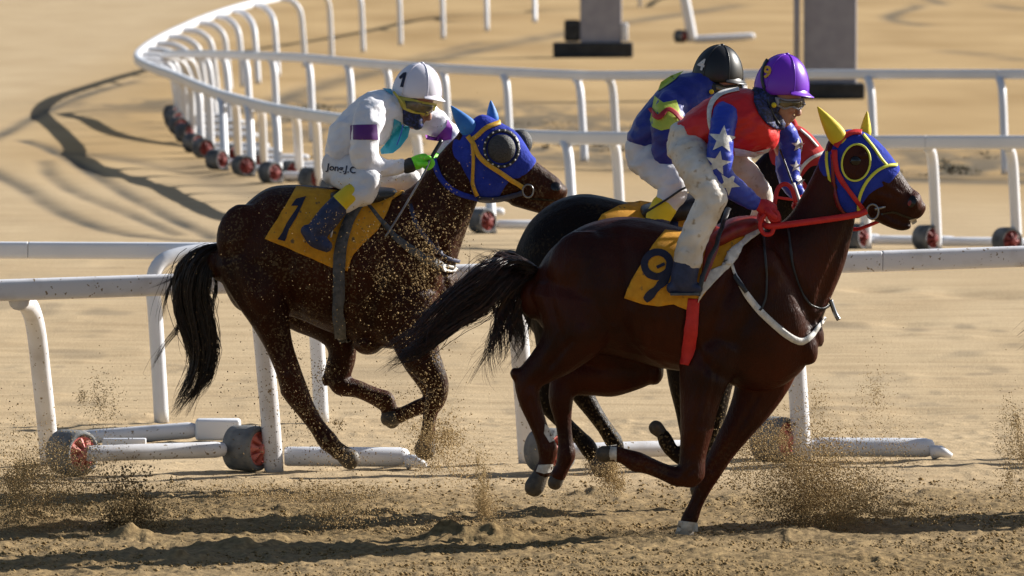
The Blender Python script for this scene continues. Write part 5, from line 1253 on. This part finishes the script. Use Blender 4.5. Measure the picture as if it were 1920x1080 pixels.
    tubepx('handle', [(1360, 342, -.16), (1345, 345, -.2), (1325, 347, -.26)], .011, Y, M['black_leather'], st)
rider4()

# ---- the horse ahead: only the end of its tail reaches into the picture
def horse_ahead():
    c = copy_tree(horse9); g = ground(1285, 1008); t = ground(2459, 955)
    c.location = (t.x, t.y, 0)
    c['label'] = 'horse running ahead, only the end of its tail at the right edge'
horse_ahead()

# ------------------------------------------------------------------ thrown sand
TET = np.array([(1, 1, 1), (-1, -1, 1), (-1, 1, -1), (1, -1, -1)], float) * 0.75
TEF = np.array([(0, 1, 3), (0, 2, 1), (0, 3, 2), (1, 2, 3)])
OCT = np.array([(1, 0, 0), (-1, 0, 0), (0, 1, 0), (0, -1, 0), (0, 0, 1), (0, 0, -1)], float)
OCF = np.array([(0, 2, 4), (2, 1, 4), (1, 3, 4), (3, 0, 4), (2, 0, 5), (1, 2, 5), (3, 1, 5), (0, 3, 5)])
def grains(name, clusters, mat_, label, seed, more=1.0):
    rng = np.random.default_rng(seed); C = []; R = []
    for cx, cy, sx, sy, n, Y, dY, r0, r1 in clusters:
        n = int(n * more)
        kc = max(3, int(n ** 0.45 / 2)); ccx = rng.normal(cx, sx * .85, kc); ccy = rng.normal(cy, sy * .85, kc); wt = rng.uniform(0, 1, kc) ** 3 + .02; wt /= wt.sum()
        pick = rng.choice(kc, n, p=wt); loose = rng.uniform(0, 1, n) < 0.45; sg = rng.uniform(.15, .5, kc)[pick]
        px = np.where(loose, rng.normal(cx, sx, n), ccx[pick] + rng.normal(0, 1, n) * sx * sg); py = np.where(loose, rng.normal(cy, sy, n), ccy[pick] + rng.normal(0, 1, n) * sy * sg); yy = Y + rng.uniform(-dY, dY, n)
        rr = (r0 + (r1 - r0) * rng.uniform(0, 1, n) ** 2.5)
        a = (px - 960.0) / F; b = (540.0 - py) / F
        dy = math.cos(PITCH) + b * math.sin(PITCH); dz = -math.sin(PITCH) + b * math.cos(PITCH); t = yy / dy
        P = np.stack([a * t, yy, H + dz * t], -1); ok = P[:, 2] > 0.005
        C.append(P[ok]); R.append((rr * yy / F)[ok])
    C = np.concatenate(C); R = np.concatenate(R); n = len(C)
    q = rng.normal(size=(n, 4)); q /= np.linalg.norm(q, axis=1)[:, None]; w, x, y, z = q.T
    Rot = np.stack([np.stack([1 - 2 * (y * y + z * z), 2 * (x * y - z * w), 2 * (x * z + y * w)], -1), np.stack([2 * (x * y + z * w), 1 - 2 * (x * x + z * z), 2 * (y * z - x * w)], -1), np.stack([2 * (x * z - y * w), 2 * (y * z + x * w), 1 - 2 * (x * x + y * y)], -1)], 1)
    SH, SF = (TET, TEF) if more > 2 else (OCT, OCF); kv = len(SH)
    sc = rng.uniform(0.55, 1.35, (n, kv, 1)); V = SH[None] * sc * R[:, None, None]
    V = np.einsum('nij,nkj->nki', Rot, V) + C[:, None, :]
    Fa = (SF[None] + (np.arange(n) * kv)[:, None, None]).reshape(-1, 3); V = V.reshape(-1, 3)
    me = bpy.data.meshes.new(name); me.vertices.add(len(V)); me.vertices.foreach_set('co', V.ravel())
    me.loops.add(Fa.size); me.loops.foreach_set('vertex_index', Fa.ravel().astype(np.int32))
    me.polygons.add(len(Fa)); me.polygons.foreach_set('loop_start', np.arange(0, Fa.size, 3, dtype=np.int32)); me.update(calc_edges=True)
    me.materials.append(mat_)
    o = bpy.data.objects.new(name, me); COL.objects.link(o); return tag(o, label, None, None, 'stuff')

ya = Y1 - .62
grains('flying_sand', [
    (780, 525, 48, 70, 1500, ya, .25, 1.0, 2.9), (730, 560, 70, 60, 700, ya, .25, .9, 2.4), (690, 450, 80, 60, 420, ya, .25, .7, 2.0), (835, 420, 35, 60, 420, ya, .25, .7, 2.0), (860, 300, 60, 60, 130, ya, .25, .6, 1.5),
    (812, 720, 20, 45, 520, ya, .12, .9, 2.4), (720, 750, 45, 22, 260, ya, .12, .8, 2.0), (600, 790, 40, 40, 330, ya, .12, .8, 2.2), (545, 690, 26, 60, 160, ya, .12, .7, 1.8), (560, 500, 90, 80, 520, ya, .25, .5, 1.5), (455, 520, 40, 70, 130, ya, .25, .5, 1.3), (365, 620, 25, 80, 120, ya, .2, .5, 1.3),
    (660, 860, 30, 14, 260, ya, .12, .8, 2.4), (800, 845, 16, 16, 260, ya, .12, .8, 2.2)], M['grain_horse'], 'sand grains flying in front of the bay horse on the left', 1, 0.75)
grains('flying_sand', [
    (530, 745, 50, 70, 420, ya, .3, .6, 2.2), (480, 660, 50, 70, 140, ya, .3, .5, 1.6), (590, 720, 25, 60, 150, ya, .3, .6, 1.8), (560, 850, 70, 26, 260, ya, .3, .7, 2.0), (240, 960, 26, 42, 2200, Y9 + .6, .25, .8, 3.4), (60, 890, 50, 60, 900, Y9 + .9, .3, .7, 2.4), (1500, 950, 40, 45, 1100, Y9 + .3, .25, .8, 2.8), (1130, 885, 22, 20, 300, Y9 + .9, .2, .8, 2.0), (840, 1000, 26, 15, 500, Y9 + .2, .2, .8, 2.8)],
    M['grain_dark'], 'dark damp sand thrown up behind the hooves', 2, 1.5)
yb = Y9 + .5
grains('sand_plume', [
    (60, 930, 65, 55, 3200, yb, .4, .5, 1.9), (120, 900, 60, 40, 1200, yb, .4, .5, 1.6), (195, 760, 22, 38, 330, Y1 - .2, .3, .5, 1.5), (320, 960, 60, 30, 900, yb, .3, .5, 1.6), (240, 940, 36, 40, 900, yb, .3, .5, 1.8),
    (903, 925, 9, 38, 900, yb, .2, .4, 1.5), (915, 960, 14, 16, 400, yb, .2, .4, 1.5), (880, 1008, 55, 14, 1800, Y9 + .1, .2, .6, 2.4), (1145, 890, 16, 22, 700, yb, .2, .5, 1.8),
    (820, 820, 36, 34, 800, ya, .3, .5, 1.8), (850, 870, 50, 26, 500, ya, .3, .5, 1.6), (560, 930, 90, 16, 900, Y1 - 1.2, .4, .6, 1.8),
    (1440, 850, 40, 50, 2200, yb, .3, .4, 1.6), (1520, 905, 60, 50, 4200, yb, .3, .5, 1.9), (1600, 930, 60, 35, 1500, yb, .3, .5, 1.7), (1640, 760, 24, 50, 240, yb, .3, .5, 1.4), (1650, 830, 50, 50, 420, yb, .3, .4, 1.3), (1900, 850, 18, 45, 900, yb, .3, .5, 1.6), (1060, 930, 60, 40, 350, yb, .3, .5, 1.4), (640, 960, 70, 14, 600, yb, .3, .6, 2.0), (1700, 960, 90, 14, 700, yb, .3, .6, 1.8)],
    M['grain'], 'plumes of golden sand kicked up along the foreground', 3, 5.0)

def clods():
    rng = np.random.default_rng(9); n = 42000
    py = 898 + 200 * rng.uniform(0, 1, n) ** 0.85; px = rng.uniform(-200, 2120, n)
    C = np.array([tuple(ground(a, b)) for a, b in zip(px, py)]); keep = vnoise(C[:, 0] * 1.4, C[:, 1] * 3.0, 77) + rng.uniform(0, .5, n) > 0.55; C = C[keep]; n = len(C)
    R = 0.0028 + 0.009 * rng.uniform(0, 1, n) ** 5
    C[:, 2] = R * 0.2 + rng.uniform(-0.006, 0.008, n)
    V = (OCT[None] * rng.uniform(0.5, 1.4, (n, 6, 1)) * R[:, None, None] * np.array([1.25, 1.0, 0.8])) + C[:, None, :]
    V = V.reshape(-1, 3); Fa = (OCF[None] + (np.arange(n) * 6)[:, None, None]).reshape(-1, 3)
    me = bpy.data.meshes.new('sand_clods'); me.vertices.add(len(V)); me.vertices.foreach_set('co', V.ravel())
    me.loops.add(Fa.size); me.loops.foreach_set('vertex_index', Fa.ravel().astype(np.int32))
    me.polygons.add(len(Fa)); me.polygons.foreach_set('loop_start', np.arange(0, Fa.size, 3, dtype=np.int32)); me.update(calc_edges=True)
    me.materials.append(M['clod']); o = bpy.data.objects.new('sand_clods', me); COL.objects.link(o)
    tag(o, 'small sand clods lying on the churned foreground track', None, None, 'stuff')
clods()
